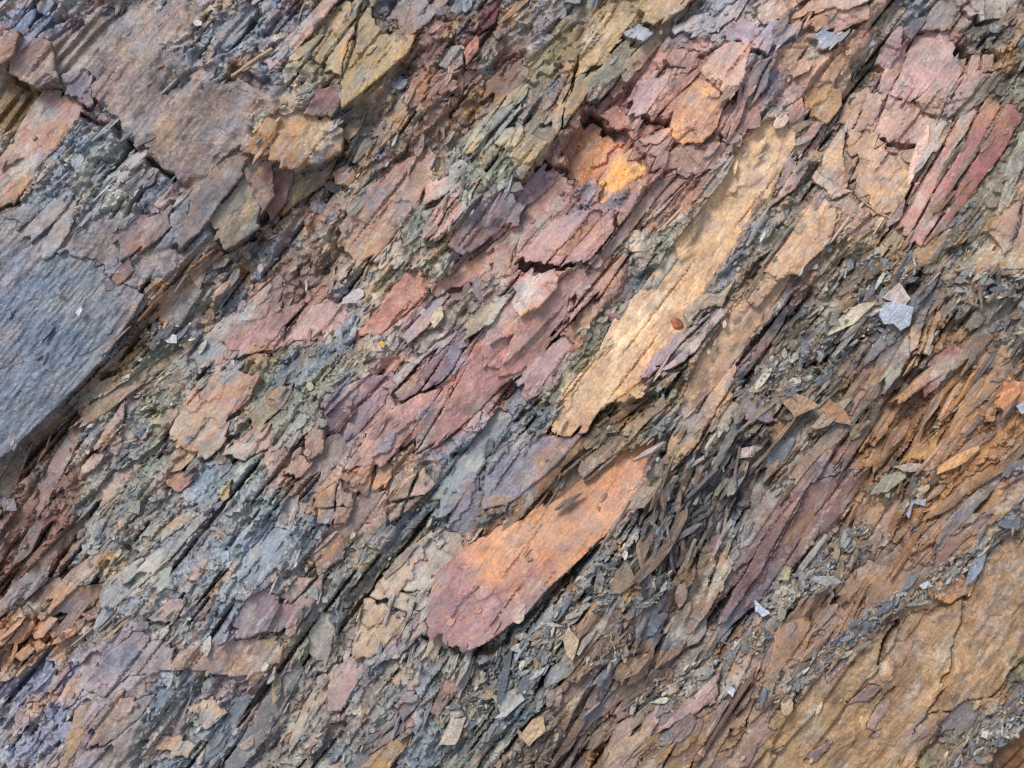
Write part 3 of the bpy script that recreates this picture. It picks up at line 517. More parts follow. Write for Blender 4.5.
s('D', [(152, 140, 142), (168, 144, 132)], 8, [(600, -20), (760, -20), (700, 50), (640, 60), (600, 30)], th=12)
s('D', [(140, 120, 118), (120, 110, 106)], 9, [(480, 80), (530, 0), (590, -10), (585, 50), (560, 78)], th=10)
s('D', [(172, 136, 126), (150, 128, 130)], 3, [(500, 250), (580, 160), (600, 210), (660, 215), (560, 320), (520, 330), (460, 290)], cuts=[((530, 330), (600, 200))], th=8)
s('D', [(166, 104, 102), (150, 98, 106), (176, 120, 106)], 10, [(410, 630), (500, 480), (560, 370), (610, 300), (720, 310), (742, 350), (690, 440), (600, 560), (540, 640), (470, 690)], cuts=[((440, 660), (640, 310)), ((475, 690), (690, 320)), ((415, 625), (590, 320))], gap=1.2, th=20, rel=.4)
s('D', [(200, 156, 114), (186, 146, 118)], 7, [(30, 768), (90, 690), (180, 550), (232, 590), (210, 680), (150, 740), (120, 775)], th=11)
s('D', [(178, 142, 120), (160, 132, 122)], 6, [(640, 660), (700, 600), (800, 540), (810, 690), (720, 690), (680, 720)], cuts=[((700, 720), (740, 580))], th=9)
s('D', [(188, 158, 120), (170, 140, 112)], 7, [(560, 768), (620, 712), (700, 722), (790, 730), (780, 790)], th=9)
# --- left middle
s('E', [(84, 100, 117), (98, 111, 124), (108, 108, 110), (90, 105, 118)], .6, [(-60, -90), (20, -80), (110, -30), (240, 40), (400, 130), (372, 190), (320, 260), (290, 310), (250, 350), (150, 450), (60, 540), (-60, 640)], th=16, rel=.37, amp=.8, tints=.3, stri=1.6, cmix=1.3, gcol=((40, 330), (70, 215), (128, 122, 122)), label='smooth blue grey slate block at the left edge')
s('E', [(166, 122, 102), (150, 130, 104), (174, 132, 112)], 8, [(490, 500), (540, 400), (600, 350), (660, 340), (720, 370), (690, 430), (640, 470), (620, 560), (580, 590), (500, 550)], th=13, label='pinkish brown plate among grey shards')
s('E', [(172, 128, 126), (160, 124, 118)], 5, [(630, 270), (720, 200), (780, 150), (790, 270), (700, 290)], th=8)
s('E', [(150, 112, 108), (160, 130, 110)], 6, [(640, 562), (700, 520), (768, 490), (768, 550), (700, 590)], th=9)
s('E', [(152, 116, 110), (140, 118, 110)], 6, [(260, 560), (300, 490), (340, 430), (342, 490), (290, 560)], th=9)
s('E', [(168, 122, 106)], 8, [(470, 650), (510, 620), (540, 650), (510, 682)], th=9)
s('E', [(170, 145, 95)], 8, [(630, 680), (665, 645), (660, 692), (640, 706)], th=9)
s('E', [(138, 112, 120)], 5, [(320, 80), (372, 20), (385, 60), (340, 100)], th=8)
s('E', [(136, 100, 70), (122, 90, 68)], 3, [(400, 190), (500, 90), (600, 0), (620, 10), (520, 110), (430, 200)], cuts=[((400, 200), (600, 10))], th=8)
# --- middle
s('F', [(170, 130, 124), (156, 124, 122)], 6, [(10, 260), (50, 180), (110, 150), (200, 130), (262, 150), (250, 210), (130, 250), (60, 290)], cuts=[((75, 230), (140, 150))], th=9)
s('F', [(168, 104, 84), (150, 100, 100), (180, 120, 90)], 4, [(300, 240), (370, 150), (430, 70), (500, 80), (480, 140), (410, 200), (350, 245)], th=9, label='red plate standing out among grey shards')
s('F', [(156, 126, 132), (140, 116, 122)], 5, [(420, 230), (490, 150), (540, 110), (560, 130), (500, 220), (450, 260)], cuts=[((430, 240), (540, 120))], th=9)
s('F', [(188, 142, 110), (170, 130, 118)], 5, [(500, 100), (600, 50), (690, -10), (730, -10), (620, 80), (540, 120)], th=9)
s('F', [(168, 122, 122), (180, 140, 122)], 3, [(350, 500), (430, 430), (540, 390), (560, 420), (500, 500), (440, 550), (380, 600), (290, 600), (330, 540)], cuts=[((400, 590), (540, 400))], th=8)
s('F', [(176, 126, 126), (188, 142, 124), (164, 124, 130)], 2, [(560, 430), (600, 330), (650, 250), (700, 180), (768, 120), (790, 330), (690, 400), (620, 470), (520, 540), (470, 570), (480, 520)], cuts=[((480, 550), (700, 190))], th=8, rel=.8)
s('F', [(158, 132, 144), (150, 124, 134)], 8, [(510, 480), (560, 442), (610, 450), (622, 475), (560, 520), (490, 552)], th=6)
s('F', [(136, 110, 126), (120, 106, 116), (150, 118, 118)], 4, [(210, 430), (300, 380), (400, 350), (380, 430), (300, 520), (240, 560), (215, 490)], cuts=[((230, 540), (380, 360)), ((220, 470), (330, 370))], th=9)
s('F', [(142, 116, 130), (128, 110, 116)], 7, [(380, 380), (470, 310), (600, 210), (612, 260), (560, 350), (500, 390), (420, 420)], cuts=[((400, 410), (600, 230)), ((480, 400), (560, 280))], th=12)
s('F', [(190, 138, 104), (168, 130, 112)], 4, [(270, 640), (340, 600), (400, 605), (390, 660), (330, 690)], cuts=[((340, 690), (360, 600))], th=9)
s('F', [(122, 116, 128), (112, 108, 114)], 5, [(570, 670), (640, 650), (652, 700), (620, 790), (560, 790)], th=10)
s('F', [(152, 138, 104), (136, 128, 108)], 10, [(610, 250), (622, 200), (700, 140), (742, 120), (682, 210)], th=12, label='olive grey plate lying across pink rock')
s('F', [(178, 142, 122)], 6, [(170, 500), (215, 510), (210, 570), (180, 590)], th=8)
s('F', [(176, 140, 122)], 6, [(110, 625), (140, 570), (182, 600), (150, 640)], th=8)
s('F', [(182, 150, 130), (160, 136, 126)], 7, [(400, 700), (450, 640), (490, 620), (522, 660), (450, 730), (400, 762)], cuts=[((430, 740), (480, 620)), ((400, 710), (500, 690))], th=10)
s('F', [(162, 130, 100), (150, 120, 100)], 6, [(0, 470), (60, 400), (122, 370), (100, 430), (30, 500)], th=9)
s('F', [(162, 120, 110)], 7, [(140, 140), (150, 110), (190, 90), (217, 110), (180, 146)], th=9)
s('F', [(160, 134, 120), (146, 126, 120)], 4, [(200, 690), (260, 650), (300, 700), (270, 768), (200, 760)], cuts=[((210, 720), (290, 720)), ((240, 770), (260, 640))], gap=1.2, th=8)
# --- lower left
for p in ([(25, 415), (60, 370), (95, 350), (100, 380), (60, 412)], [(100, 402), (92, 380), (130, 335), (160, 350), (120, 400)], [(145, 417), (180, 380), (215, 365), (212, 390), (170, 412)], [(95, 422), (110, 405), (130, 430), (100, 446)], [(-30, 390), (60, 360), (20, 412), (-30, 440)], [(130, 390), (170, 360), (190, 365), (150, 405)], [(40, 450), (80, 420), (92, 440), (60, 470)], [(230, 330), (300, 340), (250, 350)]):
    s('I', [(192, 142, 106), (178, 126, 96), (170, 140, 118)], 9, p, th=12, amp=.5)
s('I', [(164, 132, 90), (144, 118, 92)], 2, [(140, 790), (200, 600), (250, 590), (230, 680), (190, 790)], th=10)
s('I', [(136, 126, 140), (128, 124, 130), (150, 130, 128)], 6, [(250, 530), (320, 430), (390, 380), (500, 420), (480, 480), (360, 500), (300, 560)], th=9)
s('I', [(168, 138, 122), (184, 152, 108), (150, 130, 134)], 8, [(500, 470), (560, 420), (620, 400), (790, 395), (780, 470), (700, 500), (600, 480)], th=12)
s('I', [(142, 118, 132), (150, 128, 128)], 5, [(660, 360), (700, 300), (768, 260), (800, 300), (768, 360), (700, 390)], th=10)
s('I', [(162, 138, 132), (150, 130, 128), (176, 154, 128)], 6, [(250, 640), (330, 570), (440, 560), (400, 620), (330, 680), (260, 700)], th=9)
s('I', [(152, 128, 122)], 6, [(440, 330), (500, 280), (540, 290), (500, 350)], th=9)
s('I', [(168, 142, 120)], 8, [(530, 600), (590, 570), (642, 610), (590, 650)], th=11)
s('I', [(162, 136, 110)], 8, [(430, 720), (460, 680), (552, 700), (530, 736)], th=11)
s('I', [(150, 116, 126)], 7, [(120, 540), (180, 470), (187, 500), (140, 560)], cuts=[((125, 550), (182, 480))], th=10)
s('I', [(128, 92, 78), (112, 84, 78)], 5, [(60, 320), (130, 240), (220, 260), (290, 250), (250, 320), (160, 330), (90, 350)], cuts=[((100, 340), (200, 240))], th=10)
# --- lower middle
s('J', [(152, 116, 110), (140, 112, 108)], 7, [(175, 160), (220, 110), (270, 130), (262, 180), (200, 202)], th=10, dome=2)
s('J', [(162, 120, 114), (150, 118, 118)], 8, [(100, 270), (150, 220), (207, 225), (200, 280), (150, 322)], cuts=[((120, 300), (190, 230))], th=12)
s('J', [(152, 118, 126), (164, 130, 122)], 6, [(0, 330), (50, 270), (110, 300), (162, 320), (120, 390), (60, 370), (0, 380)], th=10)
s('J', [(184, 152, 112), (168, 140, 120)], 8, [(0, 420), (60, 400), (112, 410), (60, 480), (0, 542)], th=12)
s('J', [(174, 148, 126), (160, 134, 122), (184, 156, 120)], 6, [(310, 340), (360, 250), (430, 170), (480, 180), (522, 230), (440, 340), (380, 420), (330, 450), (290, 440)], cuts=[((360, 238), (490, 275)), ((350, 292), (450, 342))], gap=1.8, th=12)
s('J', [(168, 148, 132), (150, 136, 128)], 5, [(445, 150), (530, 100), (590, 110), (600, 150), (530, 230), (500, 200)], th=10)
s('J', [(156, 138, 148), (148, 130, 134)], 6, [(350, 480), (420, 390), (510, 290), (500, 370), (420, 450)], th=9)
s('J', [(162, 130, 126), (150, 124, 124)], 9, [(220, 540), (240, 480), (300, 460), (322, 500), (260, 600), (220, 602)], th=14, dome=3, label='rounded pinkish lump near the bottom edge')
s('J', [(142, 116, 116)], 8, [(410, 590), (440, 550), (492, 560), (440, 622)], th=10)
s('J', [(178, 138, 120), (160, 126, 118)], 6, [(510, 600), (560, 510), (632, 450), (600, 530), (530, 612)], th=10)
s('J', [(178, 138, 94), (160, 126, 96)], 5, [(290, 790), (400, 690), (462, 668), (420, 730), (380, 790)], th=12)
s('J', [(128, 104, 106), (140, 112, 100)], 3, [(320, 690), (420, 610), (470, 640), (400, 690), (330, 730)], cuts=[((330, 720), (440, 620))], th=10)
# --- lower right
s('K', [(152, 122, 90), (136, 112, 94), (126, 108, 104)], 5, [(400, 400), (430, 330), (520, 170), (600, 160), (642, 200), (590, 300), (500, 440), (430, 482), (350, 532), (330, 480)], cuts=[((425, 490), (482, 345)), ((535, 390), (592, 215)), ((340, 540), (420, 330))], gap=3.2, th=18, label=None)
s('K', [(112, 104, 112)], 7, [(390, 400), (430, 300), (472, 330), (440, 370)], th=10)
s('K', [(126, 94, 96), (116, 92, 92), (140, 106, 86)], 3, [(620, 350), (660, 260), (700, 200), (790, 60), (860, -20), (980, -60), (1000, 0), (880, 130), (790, 240), (700, 320)], cuts=[((640, 350), (860, -20)), ((720, 320), (960, -30))], gap=2.0, th=12)
s('K', [(152, 112, 112), (140, 116, 108)], 4, [(440, 640), (520, 560), (600, 500), (602, 560), (500, 622)], th=10)
s('K', [(172, 136, 94), (156, 124, 96)], 6, [(380, 790), (450, 700), (600, 590), (622, 620), (540, 720), (500, 790)], cuts=[((440, 760), (500, 650))], gap=2.2, th=12)
s('K', [(168, 132, 94), (150, 118, 94)], 5, [(640, 640), (700, 560), (790, 480), (800, 540), (680, 645)], cuts=[((680, 650), (720, 530))], gap=2, th=12)
s('K', [(150, 114, 86), (134, 106, 90), (112, 98, 96)], 3, [(100, 768), (160, 620), (260, 480), (330, 400), (360, 420), (320, 540), (240, 680), (180, 790)], cuts=[((120, 768), (300, 450)), ((160, 780), (350, 450)), ((200, 700), (330, 540))], gap=3.0, th=14)
s('K', [(128, 106, 110), (142, 118, 100)], 2, [(280, 768), (340, 640), (440, 560), (430, 640), (360, 780)], cuts=[((310, 768), (420, 600))], gap=2.2, th=10)
s('H', [(152, 104, 92), (140, 104, 84)], 6, [(270, 395), (300, 350), (370, 290), (382, 320), (340, 385), (310, 470), (270, 460)], cuts=[((290, 450), (370, 310))], gap=1.6, th=12)
s('H', [(130, 80, 80), (140, 98, 80)], 7, [(470, 385), (490, 310), (550, 270), (562, 310), (510, 385), (480, 412)], th=12)
s('H', [(194, 132, 94), (176, 116, 84)], 5, [(600, 370), (650, 350), (770, 380), (745, 430), (690, 452), (640, 410)], cuts=[((660, 440), (700, 350))], th=9)
s('H', [(164, 122, 80), (148, 110, 78)], 8, [(430, 292), (440, 220), (512, 140), (532, 150), (510, 250), (480, 292)], cuts=[((445, 292), (505, 145)), ((460, 292), (520, 150)), ((475, 300), (530, 165))], gap=1.5, th=14)
s('H', [(196, 152, 116), (180, 142, 118)], 7, [(-5, 130), (40, 60), (100, 8), (98, 60), (50, 110), (10, 160)], th=11)
s('H', [(190, 148, 88), (172, 130, 84)], 6, [(430, 590), (470, 540), (550, 478), (530, 520), (480, 600)], cuts=[((440, 590), (540, 490))], th=10)
s('H', [(172, 138, 108), (158, 128, 104)], 6, [(540, 100), (590, 60), (680, -10), (790, -20), (740, 60), (620, 82)], cuts=[((590, 90), (660, 0))], th=11)
s('H', [(158, 114, 78), (140, 104, 80)], 5, [(320, 520), (360, 420), (420, 360), (440, 380), (400, 470), (350, 540)], cuts=[((340, 530), (420, 380))], gap=2, th=12)
s('L', [(214, 152, 98), (196, 138, 100)], 5, [(505, 290), (520, 240), (580, 215), (622, 230), (610, 280), (560, 290)], th=10, dome=3, rel=.5, label='bright orange patch at the top of the brown face')
s('L', [(168, 128, 90), (152, 118, 92), (136, 104, 92)], 4, [(210, 472), (300, 270), (380, 180), (432, 170), (442, 230), (330, 350)], cuts=[((250, 440), (320, 250))], gap=1.4, th=12, rel=.6)
s('L', [(170, 132, 92), (160, 124, 94)], 4, [(20, 480), (50, 390), (120, 330), (160, 330), (150, 420), (90, 520), (20, 580), (-20, 580)], cuts=[((20, 500), (60, 370))], gap=2, th=12, rel=.6)
s('L', [(120, 90, 90), (132, 96, 84)], 4, [(380, 330), (430, 220), (520, 130), (640, 40), (660, 60), (560, 150), (470, 240), (430, 320)], th=10)
# weathered scars: thin remnants of a purple bed on the brown face
for p in ([(265, 570), (320, 530), (360, 540), (330, 580)], [(320, 640), (370, 560), (395, 540), (380, 600), (340, 650)], [(150, 730), (170, 710), (218, 685), (210, 705), (175, 740)], [(50, 715), (85, 700), (75, 712)], [(330, 675), (365, 655), (350, 685)]):
    s('L', [(122, 96, 98), (112, 98, 104)], 1.5, p, th=5, name='bed_remnant')
N_HAND = len(SLABS)
# neighbouring leaves belong to the same beds: carry each slab's rock colour a little beyond its outline
SC = CM.copy()
def slab_colours(items):
    for ob, o in items:
        x0, y0 = np.maximum(o.min(0).astype(int), (-PADX, -PADY)); x1, y1 = o.max(0).astype(int) + 1
        m = inside(o, JJ[y0 + PADY:y1 + PADY, x0 + PADX:x1 + PADX], II[y0 + PADY:y1 + PADY, x0 + PADX:x1 + PADX])
        a = ob.data.attributes['Col']; cbuf = np.zeros(len(ob.data.vertices) * 4, np.float32); a.data.foreach_get('color', cbuf)
        SC[y0 + PADY:y1 + PADY, x0 + PADX:x1 + PADX][m] = cbuf.reshape(-1, 4)[:, :3].mean(0)
slab_colours(SLABS)
# beds overhang: the rock just below the lower edge of a slab is eaten back
under = np.zeros((GH, GW), np.float32)
for k in range(1, 7):
    sh = np.roll(np.roll(SM, int(round(.9 * k)), 0), -int(round(.5 * k)), 1) & ~SM
    under = np.maximum(under, sh * (1 - .12 * (k - 1)))
under *= np.clip(.55 + .5 * N['mid'], 0, 1)
H -= 9 * under; HS -= 9 * under; HB -= 9 * under; CARVED = np.maximum(CARVED, (under > .55) * (N['sml'] > 0) * .8)
wS = np.clip(blur(SM.astype(np.float32), 6) * 1.2, 0, .5)[..., None]
CM = CM * (1 - wS) + wS * np.stack([soft(SC[..., q], 6) for q in range(3)], -1) * (1 + .10 * BC2 + .10 * BC3)[..., None]
# the same beds between the large slabs: medium plates lying shingle-like, upper end tucked in, lower end ragged
def more_plates(n, seed, kinds, Lr, Wr, lim):
    r = np.random.default_rng(seed); made = 0
    for t_ in range(n):
        if made >= lim: break
        px, py = r.uniform(-30, 1054), r.uniform(-30, 798); i, j = int(py) + PADY, int(px) + PADX; zi = ZI[i, j]
        if zk[zi] not in kinds or SM[i, j] or CARVED[i, j] > .3: continue
        L = r.uniform(*Lr) * r.uniform(.6, 1.3); W = min(r.uniform(*Wr), L * .7); th_ = math.radians(za_[zi]) + r.normal(0, .09) + .12 * N['an'][i, j]
        d = np.array([math.cos(th_), -math.sin(th_)]); q = np.array([-d[1], d[0]])
        if SM[int(np.clip(py + d[1] * L * .4, -200, 900)) + PADY, int(np.clip(px + d[0] * L * .4, -200, 1200)) + PADX] and SM[int(np.clip(py - d[1] * L * .4, -200, 900)) + PADY, int(np.clip(px - d[0] * L * .4, -200, 1200)) + PADX]: continue
        pts = []; m = 4
        for e in np.linspace(-.5, .5, m): pts.append(d * (-.5 * L + r.uniform(-.16, .16) * L) + q * e * W * r.uniform(.8, 1))      # ragged lower end
        pts.append(d * L * r.uniform(-.1, .2) + q * W * r.uniform(.4, .6))
        for e in (.35, -.3): pts.append(d * (.5 * L + r.uniform(-.15, .1) * L) + q * e * W * r.uniform(.5, 1.1))
        pts.append(d * L * r.uniform(-.2, .1) - q * W * r.uniform(.4, .6))
        c0 = CM[i, j]; own = pal[zi, r.integers(0, 4)]; cc = [(c0 * .6 + own * .4) * math.exp(r.normal(0, .08)) * k for k in (1, 1.12, .9)]
        one_slab([np.array([px, py]) + p for p in pts], cc, r.uniform(-1.0, 1.8), r.uniform(6, 11), None, (0, 0), 1.0, .8, 'rock_plate', M_SLAB, None, 0.0, 1.3, r.uniform(.02, .08)); made += 1
    return made
za_ = [z[6] for z in Z_]
print(more_plates(900, 5, (0, 2, 3), (40, 110), (12, 34), 40), more_plates(900, 6, (1,), (60, 150), (8, 20), 80), more_plates(1500, 8, (0, 2), (22, 60), (8, 18), 35))
print('slabs', N_HAND, len(SLABS), time.time() - T0)

# ------------------------------------------------------------------ plates: every thin leaf of the face is a real piece
K = 11
_f = []
for i in range(K): _f.append([2 * K, i, (i + 1) % K])
for i in range(K): _f.append([i, K + i, K + (i + 1) % K, (i + 1) % K])
_f.append(list(range(2 * K - 1, K - 1, -1)))
PL = np.concatenate([np.array(f) for f in _f]); PT = np.array([len(f) for f in _f]); PS = np.r_[0, np.cumsum(PT)[:-1]]
NVP = 2 * K + 1
def plates(px, py, z, L, W, th, theta, tilt, roll, cols, taper, r, jag=.3):
    """N leaves -> vertices (N, NVP, 3) in face units, colours (N, NVP, 3)"""
    n = len(px); t = (np.arange(K) + r.uniform(-.3, .3, (n, K))) * 2 * math.pi / K
    M_ = 6; ang = (np.arange(M_) + r.uniform(-.42, .42, (n, M_))) * 2 * math.pi / M_ + r.uniform(0, 2 * math.pi, (n, 1)); dk = r.uniform(.55, 1.0, (n, M_))
    dc = np.cos(t[:, :, None] - ang[:, None, :]); rad = np.where(dc > .12, dk[:, None, :] / np.maximum(dc, .12), 9).min(-1)
    rad = np.minimum(rad, 1.25) * r.uniform(1 - jag * .35, 1.04, (n, K))
    x = np.cos(t) * rad * L[:, None] / 2; y = np.sin(t) * rad * W[:, None] / 2
    y *= 1 - taper[:, None] * np.clip(np.abs(x) / (L[:, None] / 2), 0, 1) ** 1.4
    y += .12 * W[:, None] * r.standard_normal((n, 1)) * (x / L[:, None]) * 2
    zt = r.normal(0, .14, (n, K)) * th[:, None] + (r.normal(0, .02, (n, 1)) * L[:, None]) * ((x / L[:, None] * 2) ** 2)
    xb = x * r.uniform(.86, 1.04, (n, K)); yb = y * r.uniform(.8, 1.1, (n, K))
    P = np.zeros((n, NVP, 3))
    P[:, :K] = np.stack([x, y, zt], -1); P[:, K:2 * K] = np.stack([xb, yb, zt - th[:, None] * r.uniform(.8, 1.15, (n, K))], -1)
    P[:, 2 * K, 0] = .1 * L * r.standard_normal(n); P[:, 2 * K, 2] = r.normal(.08, .12, n) * th
    P[:, :, 2] += 0
    ct, st_ = np.cos(tilt)[:, None], np.sin(tilt)[:, None]; X_, Z0 = P[..., 0] * ct + P[..., 2] * st_, -P[..., 0] * st_ + P[..., 2] * ct
    cr, sr = np.cos(roll)[:, None], np.sin(roll)[:, None]; Y_, Zz = P[..., 1] * cr - Z0 * sr, P[..., 1] * sr + Z0 * cr
    ca, sa = np.cos(theta)[:, None], np.sin(theta)[:, None]
    O = np.stack([X_ * ca - Y_ * sa, X_ * sa + Y_ * ca, Zz], -1)
    cen = np.stack([px - 512, 384 - py, z], -1)
    cc = cols[:, None, :] * (1 + .07 * r.standard_normal((n, NVP, 1)))
    return cen, O, np.clip(cc, .004, .9)

def scatter(n, r):
    return r.uniform(-PADX + 20, GW - PADX - 20, n), r.uniform(-PADY + 20, GH - PADY - 20, n)
SLIN = None
PALE_ = np.array(lin((186, 184, 172)))
def pick_colour(px, py, r, jit=.2, pale=.10):
    c = samp(CM, px, py); own = pal[ZI[(py + PADY).astype(int), (px + PADX).astype(int)], r.integers(0, 4, len(px))]
    m = r.uniform(0, .4, (len(px), 1)); c = c * (1 - m) + own * m
    g = c.mean(-1, keepdims=True); c = g + (c - g) * r.uniform(.75, 1.2, (len(px), 1))
    c = c * np.exp(r.normal(0, jit, (len(px), 1)))
    k = (r.uniform(0, 1, (len(px), 1)) < pale) * r.uniform(.25, .75, (len(px), 1)); t_ = (r.uniform(0, 1, (len(px), 1)) < .12) * r.uniform(.2, .5, (len(px), 1)); tt_ = np.array(TINT)[r.integers(0, 3, len(px))]
    c = c * (1 - t_) + tt_ * t_
    return np.minimum(c * (1 - k) + PALE_ * k, 1.35 * samp(CM, px, py) + .25 * (k > 0))
zd = np.array([z[4] for z in Z_]); zs = np.array([z[5] for z in Z_]); za = np.array([z[6] for z in Z_])
ALL = {'shard': [], 'small_plate': [], 'blade': [], 'rubble_chunk': [], 'chip': []}
SMI = blur(SM.astype(np.float32), 6)
def lay(kind, zkind, n, fL, fW, fth, ftilt, froll, taper, lift, jag=.3, spread=.16, onslab=.5, jit=.24, dens_noise=.0):
    r = np.random.default_rng(len(kind) * 17 + zkind * 101 + n)
    px, py = scatter(n, r); ii = (py + PADY).astype(int); jj = (px + PADX).astype(int); zi = ZI[ii, jj]
    inside_frame = (px > -25) & (px < 1049) & (py > -25) & (py < 793)
    ok = (zk[zi] == zkind) & (r.uniform(0, 1, n) < zd[zi] / 1.3) & (~SM[ii, jj] | ((r.uniform(0, 1, n) < onslab) & (SMI[ii, jj] < (.86 if zkind != 4 else 2)))) & (CARVED[ii, jj] < .6) & (r.uniform(-1.2, 1.2, n) < 1.2 - dens_noise * (.8 + samp(N['c3'], px, py))) & (inside_frame | (r.uniform(0, 1, n) < .5))
    px, py, zi, ii, jj = px[ok], py[ok], zi[ok], ii[ok], jj[ok]; n = len(px)
    if n == 0: return
    sz = zs[zi] * np.where(inside_frame[ok], 1, 1.25)
    L = fL(r, n) * sz; W = fW(r, n) * sz; W = np.minimum(W, L); th = fth(r, n) * sz
    theta = np.radians(za[zi]) + .13 * samp(N['an'], px, py) + r.normal(0, spread, n)
    tilt = ftilt(r, n); roll = froll(r, n)
    z = HS[ii, jj] + lift(r, n) * sz + np.abs(np.sin(tilt)) * L * .12
    tp = np.clip(r.normal(taper, .15, n), 0, .95)
    cen, O, cc = plates(px, py, z, L, W, th, theta, tilt, roll, pick_colour(px, py, r, jit, np.where(L * W < 60, .24, .0)[:, None] if kind == 'shard' else 0), tp, r, jag)
    ALL[kind].append((cen, O, cc, L * W, (px > 0) & (px < 1024) & (py > 0) & (py < 768)))
U = lambda a, b: (lambda r, n: r.uniform(a, b, n))
G = lambda m, s_: (lambda r, n: r.normal(m, s_, n))
E = lambda a, b: (lambda r, n: a + np.minimum(r.exponential(b, n), 4 * b))
# broad leaves first, then fine ones
lay('small_plate', 0, 2000, E(16, 14), E(8, 7), U(2, 4.5), G(.10, .07), G(0, .14), .35, U(-1.5, 2.5), .35, .14)
lay('small_plate', 2, 2200, E(18, 18), E(9, 8), U(1.4, 3.6), G(.08, .06), G(0, .09), .3, U(-.8, 1.6), .38)
lay('small_plate', 1, 1800, E(28, 26), E(5, 4), U(2, 4), G(.05, .05), G(.1, .15), .4, U(-2, 2), .3, .07)
lay('shard', 0, 34000, E(6, 7), E(2.2, 1.8), U(1.2, 3.2), G(.20, .12), G(0, .28), .5, U(-1.5, 3.0), dens_noise=.8)
lay('shard', 1, 5000, E(9, 12), E(2.2, 1.6), U(1.2, 3), G(.12, .12), G(0, .4), .55, U(-1, 2.5), spread=.12, dens_noise=.6)
lay('shard', 2, 4500, E(7, 8), E(2.6, 2.5), U(1.2, 2.6), G(.16, .12), G(0, .25), .5, U(-1, 2), dens_noise=.9)
# leaves on edge
lay('blade', 1, 8000, E(22, 24), E(6, 5), U(2, 5), G(.05, .06), G(.15, .22), .45, U(-4, 3), .2, .055, dens_noise=.3)
lay('blade', 0, 3000, E(20, 18), E(3, 2.5), U(1.8, 3.6), G(.12, .1), G(.15, .4), .6, U(-2, 3), .25, .10)
# broken chunks
lay('rubble_chunk', 3, 9000, E(8, 9), E(6, 7), U(2.5, 6), G(.1, .22), G(0, .22), .15, U(-1, 3), .34, .5)
lay('shard', 3, 9000, E(6, 7), E(3, 2.5), U(1.2, 3), G(.15, .2), G(0, .4), .5, U(-1, 2.5), .3, .4)
# chips lying proud on smooth rock and slabs
lay('chip', 4, 2600, E(7, 9), E(2.5, 3), U(.8, 1.8), G(.05, .05), G(0, .07), .45, U(-.6, .6), .4, .14, onslab=1)
def chips_on_slabs(n):
    r = np.random.default_rng(77); px, py = scatter(n, r); ii = (py + PADY).astype(int); jj = (px + PADX).astype(int)
    ok = SM[ii, jj] & (zk[ZI[ii, jj]] != 4); px, py, ii, jj = px[ok], py[ok], ii[ok], jj[ok]; n = len(px)
    L = 6 + r.exponential(9, n); W = np.minimum(2.5 + r.exponential(4, n), L); th = r.uniform(1, 2.6, n)
    theta = TH0 + r.normal(0, .18, n)
    cen, O, cc = plates(px, py, HS[ii, jj] + r.uniform(-.6, .5, n), L, W, th, theta, r.normal(.05, .05, n), r.normal(0, .07, n), SC[ii, jj] * np.exp(r.normal(0, .12, (n, 1))), np.clip(r.normal(.4, .15, n), 0, .9), r, .42)
    ALL['chip'].append((cen, O, cc, L * W, (px > 0) & (px < 1024) & (py > 0) & (py < 768)))
slab_colours(SLABS[N_HAND:])
chips_on_slabs(2800)

for kind, parts in ALL.items():
    cen = np.concatenate([p[0] for p in parts]); O = np.concatenate([p[1] for p in parts]); cc = np.concatenate([p[2] for p in parts]); ar = np.concatenate([p[3] for p in parts]); vis = np.concatenate([p[4] for p in parts])
    order = np.argsort(-ar * vis); top = order[:290]; rest = order[290:]
    for i in top:
        me = make_mesh(kind, O[i] * S, PL, PS, PT, cc[i], M_SHARD); child(kind, me, cen[i] * S)
    n = len(rest); V = (cen[rest][:, None, :] + O[rest]).reshape(-1, 3) * S
    lo = (PL[None] + (np.arange(n) * NVP)[:, None]).ravel(); stt = (PS[None] + (np.arange(n) * len(PL))[:, None]).ravel(); tt = np.tile(PT, n)
    ob = child({'shard': 'fine_shards', 'small_plate': 'fine_plates', 'blade': 'fine_blades', 'rubble_chunk': 'fine_rubble', 'chip': 'fine_chips'}[kind], make_mesh(kind + 's', V, lo, stt, tt, cc[rest].reshape(-1, 3), M_SHARD), (0, 0, 0)); ob['kind'] = 'stuff'
    print(kind, len(order), time.time() - T0)

# ------------------------------------------------------------------ the sheet of the face, fine where it is seen, coarser outwards
def axis(lo, hi, a, b, st):
    mid = np.arange(a, b, st); l = [a]; d = st
    while l[-1] > lo: d = min(d * 1.05, 14); l.append(l[-1] - d)
    h = [mid[-1]]; d = st
    while h[-1] < hi: d = min(d * 1.05, 14); h.append(h[-1] + d)
    return np.r_[l[:0:-1], mid, h[1:]]
ax = axis(-1400, 2400, -40, 1064, 1.7); ay = axis(-1200, 1030, -40, 808, 1.7)
def refl(a, lo, hi): return np.where(a < lo, 2 * lo - a, np.where(a > hi, 2 * hi - a, a))
gx, gy = np.meshgrid(ax, ay); rx = refl(refl(gx, -PADX + 2, GW - PADX - 3), -PADX + 2, GW - PADX - 3); ry = refl(refl(gy, -PADY + 2, GH - PADY - 3), -PADY + 2, GH - PADY - 3)
hz = samp(HB, rx, ry); cz = samp(CM, rx, ry) * (1 + .05 * np.random.default_rng(5).standard_normal(gx.shape)[..., None])
V = np.stack([(gx - 512) * S, (384 - gy) * S, hz * S], -1).reshape(-1, 3)
nr, nc = gx.shape; idx = np.arange(nr * nc).reshape(nr, nc)
q = np.stack([idx[:-1, :-1], idx[1:, :-1], idx[1:, 1:], idx[:-1, 1:]], -1).reshape(-1, 4)
